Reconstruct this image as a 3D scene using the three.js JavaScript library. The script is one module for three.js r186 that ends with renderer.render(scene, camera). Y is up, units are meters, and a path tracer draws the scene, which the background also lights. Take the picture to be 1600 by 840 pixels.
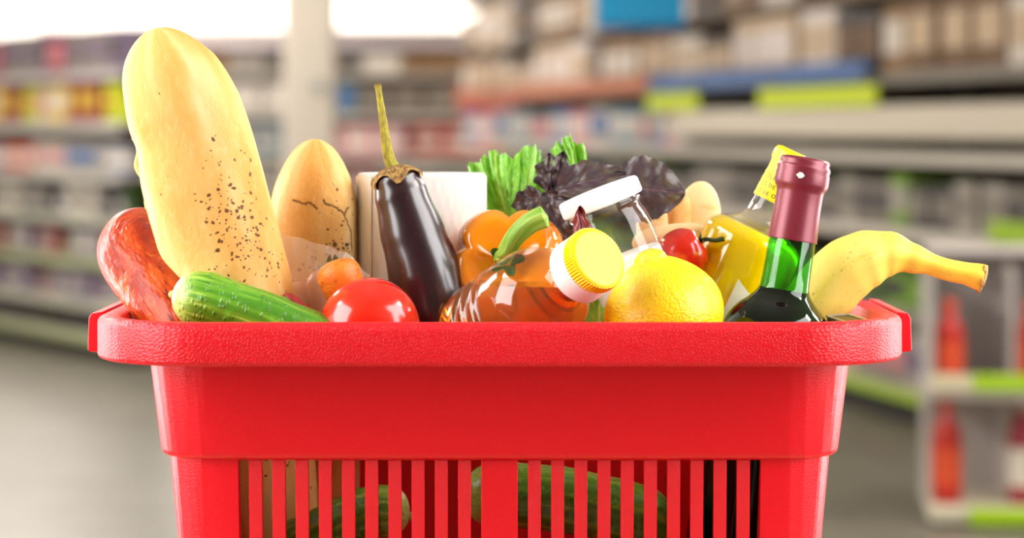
import * as THREE from 'three';
import { RectAreaLightUniformsLib } from 'three/addons/lights/RectAreaLightUniformsLib.js';
import { RoundedBoxGeometry } from 'three/addons/geometries/RoundedBoxGeometry.js';
import { mergeGeometries, toCreasedNormals } from 'three/addons/utils/BufferGeometryUtils.js';
import { ImprovedNoise } from 'three/addons/math/ImprovedNoise.js';
import { Brush, Evaluator, INTERSECTION } from 'three-bvh-csg';

// ---------------------------------------------------------------- camera, light, exposure
const F = 4706, EYE = 1.12, CAMZ = 1.8;                 // focal length in pixels of the 1600 x 840 frame, eye height, distance to the basket's front rim
const scene = new THREE.Scene();
scene.background = new THREE.Color(0x000000);
const camera = new THREE.PerspectiveCamera(2 * Math.atan(420 / F) * 180 / Math.PI, 1600 / 840, 0.1, 80);
camera.position.set(0, EYE, CAMZ);
camera.setViewOffset(1600, 840, 0, 220, 1600, 840);     // level camera, lens shifted down
camera.focus = 1.885;
camera.userData.fStop = camera.getFocalLength() / 16;
const renderer = new THREE.WebGLRenderer({ antialias: true });
renderer.toneMapping = THREE.LinearToneMapping;
renderer.toneMappingExposure = 1.3;
renderer.shadowMap.enabled = true;
RectAreaLightUniformsLib.init();
const CEILING_LAMP = 14.5, SOFTBOX_LEFT = 4.6, SOFTBOX_RIGHT = 4.6, STRIP = 4.8;

// ---------------------------------------------------------------- helpers
const noiseSource = new ImprovedNoise();
const n3 = (x, y, z) => noiseSource.noise(x, y, z);
const fbm = (x, y, z, o = 4) => { let s = 0, a = 0.5; for (let i = 0; i < o; i++) { s += a * n3(x, y, z); x = x * 2.03 + 7.1; y = y * 2.03 + 3.7; z = z * 2.03 + 1.3; a *= 0.5; } return s; };
function rng(seed) { let s = seed >>> 0; return () => { s = (s + 0x6d2b79f5) | 0; let t = Math.imul(s ^ (s >>> 15), 1 | s); t = (t + Math.imul(t ^ (t >>> 7), 61 | t)) ^ t; return ((t ^ (t >>> 14)) >>> 0) / 4294967296; }; }
const clamp = (x, a = 0, b = 1) => Math.min(b, Math.max(a, x)), mix = (a, b, t) => a + (b - a) * t, smooth = (a, b, x) => { const t = clamp((x - a) / (b - a)); return t * t * (3 - 2 * t); };
const mix3 = (a, b, t) => [mix(a[0], b[0], t), mix(a[1], b[1], t), mix(a[2], b[2], t)];
const V = (x, y, z) => new THREE.Vector3(x, y, z);
const at = (px, py, z) => { const d = CAMZ - z; return V((px - 800) * d / F, EYE - (py - 200) * d / F, z); };   // where a sight line of the photograph meets the plane at that z
const perPx = (z) => (CAMZ - z) / F;

const taken = {};
function numbered(name) { const k = taken[name] = (taken[name] ?? -1) + 1; return k ? name + '_' + String(k).padStart(3, '0') : name; }
function tag(o, label, category, group, kind) { if (label) o.userData.label = label; if (category) o.userData.category = category; if (group) o.userData.group = group; if (kind) o.userData.kind = kind; return o; }
function thing(name, label, category, group, position) { const g = new THREE.Group(); g.name = numbered(name); scene.add(g); if (position) g.position.copy(position); return tag(g, label, category, group); }
function part(parent, name, geometry, material, label) { const m = new THREE.Mesh(geometry, material); m.name = name; m.castShadow = m.receiveShadow = true; parent.add(m); if (label) m.userData.label = label; return m; }
function single(name, label, category, geometry, material, group, kind) { const m = new THREE.Mesh(geometry, material); m.name = numbered(name); m.castShadow = m.receiveShadow = true; scene.add(m); return tag(m, label, category, group, kind); }
function structure(name, geometry, material, label) { const m = new THREE.Mesh(geometry, material); m.name = name; m.castShadow = m.receiveShadow = true; scene.add(m); m.userData.kind = 'structure'; if (label) m.userData.label = label; return m; }
const box = (w, h, d, x = 0, y = 0, z = 0) => new THREE.BoxGeometry(w, h, d).translate(x, y, z);
const rbox = (w, h, d, r, x = 0, y = 0, z = 0, s = 2) => new RoundedBoxGeometry(w, h, d, s, r).translate(x, y, z);
const mat = (o) => new THREE.MeshPhysicalMaterial(o);

function colorTexture(w, h, f, repeat) {
  const d = new Uint8Array(w * h * 4);
  for (let j = 0; j < h; j++) for (let i = 0; i < w; i++) { const c = f((i + 0.5) / w, (j + 0.5) / h); const o = (j * w + i) * 4; d[o] = clamp(c[0], 0, 255); d[o + 1] = clamp(c[1], 0, 255); d[o + 2] = clamp(c[2], 0, 255); d[o + 3] = 255; }
  const t = new THREE.DataTexture(d, w, h); t.colorSpace = THREE.SRGBColorSpace; t.magFilter = THREE.LinearFilter; t.wrapS = t.wrapT = THREE.RepeatWrapping; if (repeat) t.repeat.set(...repeat); t.needsUpdate = true; return t;
}
function grayTexture(w, h, f, repeat) { const t = colorTexture(w, h, (u, v) => { const g = 255 * clamp(f(u, v)); return [g, g, g]; }, repeat); t.colorSpace = THREE.NoColorSpace; return t; }
const ring3 = (u, v, k, l) => [Math.cos(u * 2 * Math.PI) * k, Math.sin(u * 2 * Math.PI) * k, v * l];   // seamless round u

// a grid of (nu + 1) x (nv + 1) points; closed round u when asked; rows that shrink to a point share one normal
function grid(nu, nv, f, closed = false) {
  const pos = [], uv = [], idx = [];
  for (let j = 0; j <= nv; j++) for (let i = 0; i <= nu; i++) { const p = f(closed && i === nu ? 0 : i / nu, j / nv); pos.push(p.x, p.y, p.z); uv.push(i / nu, j / nv); }
  for (let j = 0; j < nv; j++) for (let i = 0; i < nu; i++) { const a = j * (nu + 1) + i, b = a + 1, c = a + nu + 1, d = c + 1; idx.push(a, b, c, b, d, c); }
  const g = new THREE.BufferGeometry(); g.setAttribute('position', new THREE.Float32BufferAttribute(pos, 3)); g.setAttribute('uv', new THREE.Float32BufferAttribute(uv, 2)); g.setIndex(idx); g.computeVertexNormals();
  const n = g.attributes.normal, t = V(), s = V();
  if (closed) for (let j = 0; j <= nv; j++) { const a = j * (nu + 1), b = a + nu; s.fromBufferAttribute(n, a).add(t.fromBufferAttribute(n, b)).normalize(); n.setXYZ(a, s.x, s.y, s.z); n.setXYZ(b, s.x, s.y, s.z); }
  if (closed) for (const j of [0, nv]) {
    const a = j * (nu + 1); s.fromBufferAttribute(g.attributes.position, a); t.fromBufferAttribute(g.attributes.position, a + (nu >> 1));
    if (s.distanceTo(t) < 1e-6) { s.set(0, 0, 0); for (let i = 0; i <= nu; i++) s.add(t.fromBufferAttribute(n, a + i)); s.normalize(); for (let i = 0; i <= nu; i++) n.setXYZ(a + i, s.x, s.y, s.z); }
  }
  return g;
}
// a round body swept along a curve: radius(t, angle, t's point); angle 0 faces the front (+z)
function sweep(points, radius, { nA = 40, nL = 60, front = V(0, 0, 1), flat = 1, shift } = {}) {
  const curve = new THREE.CatmullRomCurve3(points, false, 'centripetal'); curve.arcLengthDivisions = 400;
  const rows = [];
  for (let j = 0; j <= nL; j++) { const t = (1 - Math.cos(Math.PI * j / nL)) / 2, c = curve.getPointAt(t), T = curve.getTangentAt(t), N = front.clone().addScaledVector(T, -front.dot(T)).normalize(); rows.push({ t, c, N, B: V().crossVectors(T, N) }); }
  const g = grid(nA, nL, (u, v) => { const r = rows[Math.round(v * nL)], a = u * 2 * Math.PI, k = radius(r.t, a); const p = r.c.clone().addScaledVector(r.N, Math.cos(a) * k * flat).addScaledVector(r.B, Math.sin(a) * k); return shift ? shift(p, r.t, a) : p; }, true);
  const uv = g.attributes.uv; for (let j = 0; j <= nL; j++) for (let i = 0; i <= nA; i++) uv.setY(j * (nA + 1) + i, rows[j].t);
  g.userData = { rows }; return g;
}
const ends = (t, a, b) => Math.sqrt(clamp(1 - (t < a ? ((a - t) / a) ** 2 : t > 1 - b ? ((t - 1 + b) / b) ** 2 : 0)));
const table = (list) => (t) => { for (let i = 1; i < list.length; i++) if (t <= list[i][0]) { const [a, x] = list[i - 1], [b, y] = list[i]; return mix(x, y, smooth(0, 1, (t - a) / (b - a))); } return list[list.length - 1][1]; };
const lathe = (profile, n = 48) => new THREE.LatheGeometry(profile.map(([r, y]) => new THREE.Vector2(r, y)), n);
function turned(g, base, axis, spin = 0) { return g.clone().rotateY(spin).applyQuaternion(new THREE.Quaternion().setFromUnitVectors(V(0, 1, 0), axis.clone().normalize())).translate(base.x, base.y, base.z); }

// ---------------------------------------------------------------- the hall: floor, walls, ceiling
const HALL = { x0: -6.5, x1: 6.5, z0: -30, z1: 5, h: 3.4 };
const floorTexture = colorTexture(512, 512, (u, v) => { const a = u * 6.2832, b = v * 6.2832, n = fbm(Math.cos(a) * 3, Math.sin(a) * 3 + Math.cos(b) * 3, Math.sin(b) * 3, 5); return mix3([102, 99, 88], [126, 122, 109], 0.5 + n); }, [3, 8]);
const floorMaterial = mat({ map: floorTexture, roughness: 0.38, specularIntensity: 0.7 });
const wallMaterial = mat({ color: 0xf6f3f0, roughness: 0.9 });
const W = HALL.x1 - HALL.x0, L = HALL.z1 - HALL.z0, ZC = (HALL.z0 + HALL.z1) / 2;
structure('floor', box(W + 0.4, 0.2, L + 0.4, 0, -0.1, ZC), floorMaterial, 'grey beige polished shop floor');
structure('ceiling', box(W + 0.4, 0.2, L + 0.4, 0, HALL.h + 0.1, ZC), wallMaterial, 'white shop ceiling');
structure('wall_back', box(W + 0.4, HALL.h, 0.2, 0, HALL.h / 2, HALL.z0 - 0.1), wallMaterial, 'bright white wall above the far shelves');
structure('wall_front', box(W + 0.4, HALL.h, 0.2, 0, HALL.h / 2, HALL.z1 + 0.1), mat({ color: 0x8f877c, roughness: 0.9 }));
structure('wall_left', box(0.2, HALL.h, L, HALL.x0 - 0.1, HALL.h / 2, ZC), wallMaterial);
structure('wall_right', box(0.2, HALL.h, L, HALL.x1 + 0.1, HALL.h / 2, ZC), wallMaterial);
const pillarMaterial = mat({ color: 0xeae1d4, roughness: 0.85 });
{ // the beige pillar: shaft with chamfered corners, a plinth and a collar
  const D = 19, c = at(485, 300, CAMZ - D), p = new THREE.Group(); p.name = 'pillar'; p.userData.kind = 'structure'; p.userData.label = 'plain beige square pillar between the far shelves'; scene.add(p); p.position.set(c.x, 0, c.z);
  part(p, 'shaft', rbox(0.32, HALL.h - 0.24, 0.32, 0.02, 0, (HALL.h - 0.24) / 2 + 0.24, 0), pillarMaterial);
  part(p, 'plinth', rbox(0.37, 0.24, 0.37, 0.012, 0, 0.12, 0), mat({ color: 0x8b8478, roughness: 0.7 }));
  part(p, 'round_sign', new THREE.CylinderGeometry(0.045, 0.045, 0.012, 24).rotateX(Math.PI / 2).translate(0.06, 1.38, 0.166), mat({ color: 0xaab4ad, roughness: 0.6 }), 'small round pale green plate');
}

// ---------------------------------------------------------------- lamps
const lampHousing = mat({ color: 0xdddddd, roughness: 0.5 }), lampGlow = mat({ color: 0xffffff, emissive: 0xfff8f0, emissiveIntensity: 3, roughness: 0.9 });
for (const z of [-26.6, -21.5, -16, -10.5, -5, 0.6]) for (const x of [-2.9, 2.9]) {
  const o = thing('ceiling_lamp', 'long white panel lamp on the shop ceiling', 'lamp', 'ceiling panel lamps', V(x, HALL.h, z));
  part(o, 'housing', rbox(0.84, 0.06, 3.24, 0.01, 0, -0.031, 0), lampHousing);
  part(o, 'diffuser', rbox(0.78, 0.02, 3.18, 0.006, 0, -0.066, 0), lampGlow);
  const l = new THREE.RectAreaLight(0xfff6ec, CEILING_LAMP, 0.76, 3.16); l.position.set(0, -0.08, 0); l.rotation.x = -Math.PI / 2; o.add(l);
}
for (const x of [-4.4, -0.9, 2.6]) {
  const o = thing('ceiling_lamp', 'long white panel lamp on the ceiling along the back wall', 'lamp', 'back wall panel lamps', V(x, HALL.h, HALL.z0 + 1.2)); o.rotation.y = Math.PI / 2;
  part(o, 'housing', rbox(0.84, 0.06, 3.24, 0.01, 0, -0.031, 0), lampHousing);
  part(o, 'diffuser', rbox(0.78, 0.02, 3.18, 0.006, 0, -0.066, 0), lampGlow);
  const l = new THREE.RectAreaLight(0xfff6ec, CEILING_LAMP, 0.76, 3.16); l.position.set(0, -0.08, 0); l.rotation.x = -Math.PI / 2; o.add(l);
}
const softGlow = mat({ color: 0xffffff, emissive: 0xffffff, emissiveIntensity: 1.5, roughness: 0.9 }), black = mat({ color: 0x1a1a1c, roughness: 0.6 });
function softbox(label, position, target, w, h, power) {
  const o = thing('softbox_lamp', label, 'lamp', undefined, V(position.x, 0, position.z));
  const q = new THREE.Object3D(); q.position.copy(position); q.lookAt(target); q.updateMatrix();
  const place = (g) => g.applyMatrix4(q.matrix).translate(-position.x, 0, -position.z);
  part(o, 'hood', place(new THREE.CylinderGeometry(Math.SQRT1_2, 0.16, 0.4, 4, 1, true).rotateY(Math.PI / 4).scale(w, 1, h).rotateX(Math.PI / 2).translate(0, 0, -0.2)), black);
  part(o, 'diffuser', place(rbox(w, h, 0.01, 0.004, 0, 0, -0.01)), softGlow);
  part(o, 'lamp_head', place(new THREE.CylinderGeometry(0.06, 0.06, 0.24, 20).rotateX(Math.PI / 2).translate(0, 0, -0.5)), black);
  const back = V(0, 0, -0.5).applyMatrix4(q.matrix);
  part(o, 'pole', new THREE.CylinderGeometry(0.014, 0.014, back.y - 0.02, 12).translate(back.x - position.x, (back.y + 0.02) / 2, back.z - position.z), black);
  for (let k = 0; k < 3; k++) { const a = k * 2.094; part(o, 'leg', sweep([V(0, 0.5, 0), V(Math.cos(a) * 0.42, 0.012, Math.sin(a) * 0.42)].map((p) => p.add(V(back.x - position.x, 0, back.z - position.z))), () => 0.011, { nA: 10, nL: 4, front: V(0, 1, 0.3) }), black); }
  const l = new THREE.RectAreaLight(0xffffff, power, w, h); const f = V(0, 0, 0.012).applyMatrix4(q.matrix); l.position.set(f.x - position.x, f.y, f.z - position.z); l.lookAt(target); o.add(l);
  l.quaternion.copy(q.quaternion).multiply(new THREE.Quaternion().setFromAxisAngle(V(0, 1, 0), Math.PI));
}
softbox('white softbox lamp on a black stand, on the sausage side of the basket', V(-1.2, 1.42, 0.3), V(-0.05, 1.0, -0.12), 1.0, 1.2, SOFTBOX_LEFT);
softbox('white softbox lamp on a black stand, on the banana side of the basket', V(1.22, 1.45, 0.28), V(0.05, 1.0, -0.12), 1.0, 1.2, SOFTBOX_RIGHT);

softbox('tall narrow strip lamp on a black stand, behind the sausage corner of the basket', V(-0.98, 1.15, -0.8), V(-0.2, 1.05, -0.15), 0.35, 1.0, STRIP);
softbox('tall narrow strip lamp on a black stand, behind the banana corner of the basket', V(0.98, 1.15, -0.8), V(0.2, 1.05, -0.15), 0.35, 1.0, STRIP);

// ---------------------------------------------------------------- table that carries the basket
const DROP = EYE - 0.1166;                 // height of the basket's rim
const BX = -0.0077, BZ = -0.16;            // middle of the basket
const BASE = DROP - 0.222;                 // its underside
{
  const o = thing('display_table', 'small pale wooden table under the red shopping basket', 'table', undefined, V(BX, 0, BZ));
  const wood = mat({ map: colorTexture(256, 256, (u, v) => mix3([196, 170, 130], [214, 190, 152], 0.5 + fbm(u * 3, v * 40, 1, 3))), roughness: 0.5 });
  part(o, 'table_top', rbox(0.62, 0.03, 0.48, 0.006, 0, BASE - 0.016, 0), wood);
  for (const [x, z] of [[-1, -1], [1, -1], [-1, 1], [1, 1]]) part(o, 'leg', rbox(0.04, BASE - 0.031, 0.04, 0.005, x * 0.27, (BASE - 0.031) / 2, z * 0.2), wood);
  for (const z of [-1, 1]) part(o, 'apron', rbox(0.5, 0.06, 0.018, 0.004, 0, BASE - 0.062, z * 0.2), wood);
}

// ---------------------------------------------------------------- the red basket
const leather = grayTexture(512, 512, (u, v) => { let best = 9, second = 9; const s = 40, x = u * s, y = v * s, ix = Math.floor(x), iy = Math.floor(y); for (let a = -1; a <= 1; a++) for (let b = -1; b <= 1; b++) { const cx = ix + a, cy = iy + b, h = Math.sin(((cx + s) % s) * 127.1 + ((cy + s) % s) * 311.7) * 43758.5453, k = Math.sin(((cx + s) % s) * 269.5 + ((cy + s) % s) * 183.3) * 43758.5453; const d = Math.hypot(cx + (h - Math.floor(h)) - x, cy + (k - Math.floor(k)) - y); if (d < best) { second = best; best = d; } else if (d < second) second = d; } return smooth(0, 0.5, second - best); });
const redColor = 0xe60c1e;
const rimMaterial = mat({ color: redColor, roughness: 0.42, bumpMap: leather, bumpScale: 0.0002 });
const redMaterial = mat({ color: redColor, roughness: 0.36, bumpMap: leather, bumpScale: 0.00006 });
// a rounded rectangle ring, o = how far inside the rim's outer line
const HW = 0.252, HD = 0.16;
function ringPoint(u, o, y, rx = 0.075, rz = 0.095) {
  const hw = HW - o, hd = HD - o, ax = Math.max(0.02, rx - o * 0.95), az = Math.max(0.02, rz - o * 1.25), k = Math.floor(u * 4) % 4, f = u * 4 - Math.floor(u * 4);
  const sx = [1, -1, -1, 1][k], sz = [1, 1, -1, -1][k], a = (k + f) * Math.PI / 2;   // each quarter: straight half, corner, straight half
  const cx = hw - ax, cz = hd - az; let x, z;
  const q = f < 0.12 ? -1 : f > 0.88 ? 1 : 0, g = clamp((f - 0.12) / 0.76), b = a0(k) + g * Math.PI / 2;
  x = sx * cx + Math.cos(b) * ax; z = sz * cz + Math.sin(b) * az;
  if (q) { const t = q < 0 ? 1 - f / 0.12 : (f - 0.88) / 0.12; if ((k % 2 === 0) === (q < 0)) z = mix(sz * cz, 0, t); else x = mix(sx * cx, 0, t); }
  return V(BX + x, DROP + y, BZ + z);
}
function a0(k) { return k * Math.PI / 2; }
function ringLoft(profile, closedProfile, from = 0, to = 1, nu = 120) {
  const p = closedProfile ? [...profile, profile[0]] : profile, full = from === 0 && to === 1;
  const g = grid(nu, p.length - 1, (u, v) => { const [o, y] = p[Math.round(v * (p.length - 1))]; return ringPoint((from + u * (to - from)) % 1, o, y); }, full);
  let len = 0; const uv = g.attributes.uv, q = g.attributes.position, acc = [];
  for (let j = 0; j < p.length; j++) { if (j) len += Math.hypot(p[j][0] - p[j - 1][0], p[j][1] - p[j - 1][1]); acc.push(len); }
  const per = []; let s = 0; for (let i = 0; i <= nu; i++) { if (i) s += V().fromBufferAttribute(q, i).distanceTo(V().fromBufferAttribute(q, i - 1)); per.push(s); }
  for (let j = 0; j < p.length; j++) for (let i = 0; i <= nu; i++) uv.setXY(j * (nu + 1) + i, per[i] / 0.08, acc[j] / 0.08);
  return toCreasedNormals(g, 0.7);
}
const basket = thing('shopping_basket', 'bright red plastic shopping basket filled with groceries', 'basket');
const arc = (cx, cy, r, a, b, n) => Array.from({ length: n + 1 }, (_, i) => { const t = mix(a, b, i / n); return [cx - r * Math.cos(t), cy + r * Math.sin(t)]; });
part(basket, 'rim', ringLoft([[0.0305, -0.0255], [0.004, -0.0262], ...arc(0.003, -0.0232, 0.003, -1.4, 0, 3), ...arc(0.0045, -0.0045, 0.0045, 0, Math.PI / 2, 5), [0.0125, 0], ...arc(0.0125, -0.0035, 0.0035, Math.PI / 2, Math.PI * 0.86, 3), [0.0255, -0.021], [0.030, -0.0245]], true), rimMaterial);
part(basket, 'upper_band', ringLoft([[0.0305, -0.0257], [0.0332, -0.0266], [0.0405, -0.0815], ...arc(0.0445, -0.0822, 0.0038, 0, -Math.PI / 2, 4), [0.0475, -0.0868], [0.0476, -0.0835], [0.0448, -0.0790], [0.0372, -0.0262]], true), redMaterial);
const wallO = (y) => 0.0462 + (-0.0868 - y) / 0.13 * 0.0125;   // the lower wall leans in
// lower wall: slats in the slots, corner panels, bottom band, base
const slotTop = -0.0862, slotBottom = -0.196, lean = Math.atan(0.0125 / 0.13), slotLong = (slotTop - slotBottom) / Math.cos(lean);
const slatGeometry = rbox(0.00795, slotLong, 0.009, 0.0007, 0, 0, 0, 2), wideSlat = rbox(0.0224, slotLong, 0.009, 0.0007, 0, 0, 0, 2), midY = (slotTop + slotBottom) / 2;
function slat(parent, geometry, side, s) { // side 0 front, 1 rear, 2 and 3 the ends
  const m = part(parent, 'slat', geometry, redMaterial), o = wallO(midY) + 0.0045;
  if (side < 2) { m.position.set(BX + s, DROP + midY, BZ + (side ? -1 : 1) * (HD - o)); m.rotation.x = (side ? -1 : 1) * lean; }
  else { m.position.set(BX + (side === 2 ? -1 : 1) * (HW - o), DROP + midY, BZ + s); m.rotation.order = 'YXZ'; m.rotation.y = (side === 2 ? -1 : 1) * Math.PI / 2; m.rotation.x = lean; }
  return m;
}
slat(basket, wideSlat, 0, 0);
for (const s of [-1, 1]) for (let k = 0; k < 10; k++) slat(basket, slatGeometry, 0, s * (0.0112 + 0.0063 + 0.00795 / 2 + k * 0.01425));
{ // the corner panels run from the last slot of the long wall round to the first of the end wall
  const o = wallO(slotTop), find = (test, a, b) => { for (let i = 0; i < 40; i++) { const m = (a + b) / 2; if (test(ringPoint(m, o, 0))) b = m; else a = m; } return (a + b) / 2; };
  const uFront = find((p) => p.x - BX < 0.1602, 0.13, 0.25), uEnd = find((p) => p.z - BZ > 0.0745, 0.0001, 0.125);
  const prof = [[wallO(slotTop), slotTop], [wallO(slotBottom), slotBottom], [wallO(slotBottom) + 0.0042, slotBottom], [wallO(slotTop) + 0.0042, slotTop]];
  for (const [name, a, b] of [['corner_panel', uEnd, uFront], ['corner_panel', 0.5 - uFront, 0.5 - uEnd], ['end_panel', 0.5 - uEnd, 0.625], ['rear_panel', 0.625, 0.875], ['end_panel', 0.875, 1 + uEnd]]) part(basket, name, ringLoft(prof, true, a, b, 30), redMaterial);
  part(basket, 'bottom_band', ringLoft([[wallO(slotBottom), slotBottom], [wallO(-0.215), -0.215], ...arc(wallO(-0.215) + 0.006, -0.216, 0.006, 0, -Math.PI / 2, 4), [0.075, -0.222], [0.075, -0.219], [wallO(-0.215) + 0.008, -0.218], [wallO(slotBottom) + 0.0042, slotBottom]], true), redMaterial);
  part(basket, 'base', rbox((HW - 0.0735) * 2, 0.003, (HD - 0.0735) * 2, 0.001, BX, DROP - 0.2205, BZ), redMaterial);
}
for (const s of [-1, 1]) part(basket, 'handle_bracket', new THREE.ExtrudeGeometry(new THREE.Shape([[0, 0.0005], [0.0058, -0.0005], [0.0072, -0.003], [0.0078, -0.0225], [0.0062, -0.0235], [0, -0.0235]].map(([x, y]) => new THREE.Vector2(x * s, y))), { depth: 0.15, bevelEnabled: true, bevelSize: 0.0006, bevelThickness: 0.0006, bevelSegments: 2 }).translate(BX + s * (HW - 0.0012), DROP, BZ - 0.085), rimMaterial);

// ---------------------------------------------------------------- bread
function breadMaterial(seed, specks, cracks) {
  const r = rng(seed), dots = specks.flatMap(([u, v, du, dv, n, size]) => Array.from({ length: n }, () => ({ u: u + du * (r() + r() + r() - 1.5), v: v + dv * (r() + r() + r() - 1.5), s: size * (0.35 + r() * r() * 1.3), a: r() * 6.28, e: 0.45 + r() * 0.5 })));
  const w = 640, h = 1280, base = new Float32Array(w * h), bump = new Float32Array(w * h);
  const aspect = 0.55;   // round the loaf per length of it
  for (const d of dots) { const R = Math.ceil(d.s * h * 1.4); const ci = d.u * w, cj = d.v * h; for (let j = Math.floor(cj - R); j <= cj + R; j++) for (let i = Math.floor(ci - R * 2); i <= ci + R * 2; i++) { if (j < 0 || j >= h) continue; const x = (i - ci) / w * aspect, y = (j - cj) / h, c = Math.cos(d.a), s = Math.sin(d.a), q = Math.hypot((x * c + y * s) / d.s, (-x * s + y * c) / (d.s * d.e)) + 0.35 * n3(i * 0.3, j * 0.3, seed); const o = j * w + ((i % w) + w) % w; base[o] = Math.max(base[o], smooth(1, 0.6, q)); } }
  for (const line of cracks) for (let k = 1; k < line.length; k++) for (let t = 0; t <= 1; t += 0.004) { const u = mix(line[k - 1][0], line[k][0], t) + 0.006 * n3(t * 6, k * 3.1, seed), v = mix(line[k - 1][1], line[k][1], t) + 0.004 * n3(t * 7, k * 5.7, seed + 2); const ci = Math.round(u * w), cj = Math.round(v * h), R = 1 + Math.round(Math.abs(n3(t * 4, k, 3)) * 2); for (let j = -R; j <= R; j++) for (let i = -R; i <= R; i++) if (i * i + j * j <= R * R + 1 && cj + j >= 0 && cj + j < h) { const o = (cj + j) * w + (((ci + i) % w) + w) % w; base[o] = Math.max(base[o], 0.72); bump[o] = 1; } }
  const map = colorTexture(w, h, (u, v) => {
    const [x, y, z] = ring3(u, v, 1, 8), n = fbm(x * 1.6 + seed, y * 1.6, z * 0.5, 3), f = fbm(x * 9, y * 9 + seed, z * 7, 3), fl = smooth(-0.05, 0.35, n);
    let c = mix3([232, 182, 106], [240, 206, 146], fl); c = mix3(c, [222, 156, 72], smooth(0.1, -0.4, n) * 0.8); c = mix3(c, [246, 222, 172], clamp(f * 0.55));
    const i = Math.min(w - 1, Math.floor(u * w)), j = Math.min(h - 1, Math.floor(v * h)), d = base[j * w + i];
    return mix3(c, [96, 58, 30], d * 0.9);
  });
  const rough = grayTexture(w, h, (u, v) => { const [x, y, z] = ring3(u, v, 1, 8); const i = Math.min(w - 1, Math.floor(u * w)), j = Math.min(h - 1, Math.floor(v * h)); return 0.55 + 0.25 * fbm(x * 5, y * 5, z * 3, 3) + 0.2 * fbm(x * 22, y * 22, z * 17, 2) - 0.5 * bump[j * w + i] + base[j * w + i] * 0.1; });
  return mat({ map, bumpMap: rough, bumpScale: 0.0012, roughness: 0.62, specularIntensity: 0.45 });
}
{
  const z = -0.13, pts = [at(420, 975, -0.132), at(408, 760, -0.134), at(374, 520, -0.132), at(322, 300, z), at(290, 190, z), at(257, 98, z), at(243, 44, z)];
  const R = table([[0, 0.030], [0.25, 0.0365], [0.42, 0.0402], [0.6, 0.0395], [0.72, 0.0392], [0.84, 0.0372], [0.92, 0.0335], [1, 0.031]]);
  const o = thing('bread_loaf', 'tall golden white loaf with dark seed specks, standing beside the sausage', 'bread');
  const g = sweep(pts, (t, a) => (R(t) + 0.0016 * fbm(Math.cos(a) * 1.3 + 5, Math.sin(a) * 1.3, t * 6, 3)) * ends(t, 0.06, 0.115) * (1 + 0.03 * smooth(0.74, 0.82, t) * Math.sin(a) - 0.035 * Math.exp(-(((t - 0.82) / 0.03) ** 2)) * smooth(-0.2, 1, -Math.sin(a))), { nA: 72, nL: 120 });
  part(o, 'crust', g, breadMaterial(11, [[0.10, 0.62, 0.10, 0.17, 150, 0.0032], [0.07, 0.66, 0.07, 0.06, 60, 0.0032], [0.06, 0.36, 0.16, 0.2, 60, 0.0034], [0.05, 0.78, 0.2, 0.16, 10, 0.0024]], []));
  // the torn lip of a score along one side
  const lip = grid(10, 24, (u, v) => { const y = mix(216, 400, v), k = Math.sin(Math.PI * Math.min(1, v * 1.1 + 0.02)); const e = at(mix(209, 256, v * 1.06) - 4 + 16 * u, y, z + 0.004 - 0.01 * u); e.x += 0.002 * Math.sin(v * 19) * (1 - u) - 0.0016 * k * (1 - u); e.z += 0.004 * Math.sin(u * 3.1); return e; });
  part(o, 'score_lip', lip, mat({ color: 0xf3d98f, roughness: 0.75, side: THREE.DoubleSide }));
}
{
  const z = -0.215, pts = [at(500, 960, z), at(492, 720, z), at(487, 480, z), at(490, 330, z), at(493, 217, z)];
  const R = table([[0, 0.026], [0.4, 0.0305], [0.7, 0.0304], [0.85, 0.0292], [1, 0.0262]]);
  const o = thing('bread_loaf', 'short domed loaf with a cracked crust, between tall bread and paper roll', 'bread');
  part(o, 'crust', sweep(pts, (t, a) => (R(t) + 0.0012 * fbm(Math.cos(a) * 1.3 + 9, Math.sin(a) * 1.3, t * 6, 3)) * ends(t, 0.06, 0.16), { nA: 64, nL: 90 }), breadMaterial(27, [[0.09, 0.74, 0.10, 0.07, 90, 0.0042], [0.03, 0.68, 0.10, 0.05, 70, 0.004], [0.12, 0.84, 0.16, 0.08, 24, 0.003]], [[[-0.07, 0.872], [-0.03, 0.866], [0.0, 0.866], [0.02, 0.856]], [[0.05, 0.866], [0.09, 0.86], [0.13, 0.845], [0.17, 0.81], [0.18, 0.77]], [[0.13, 0.845], [0.16, 0.86]], [[0.05, 0.866], [0.045, 0.875]]]));
}

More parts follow.
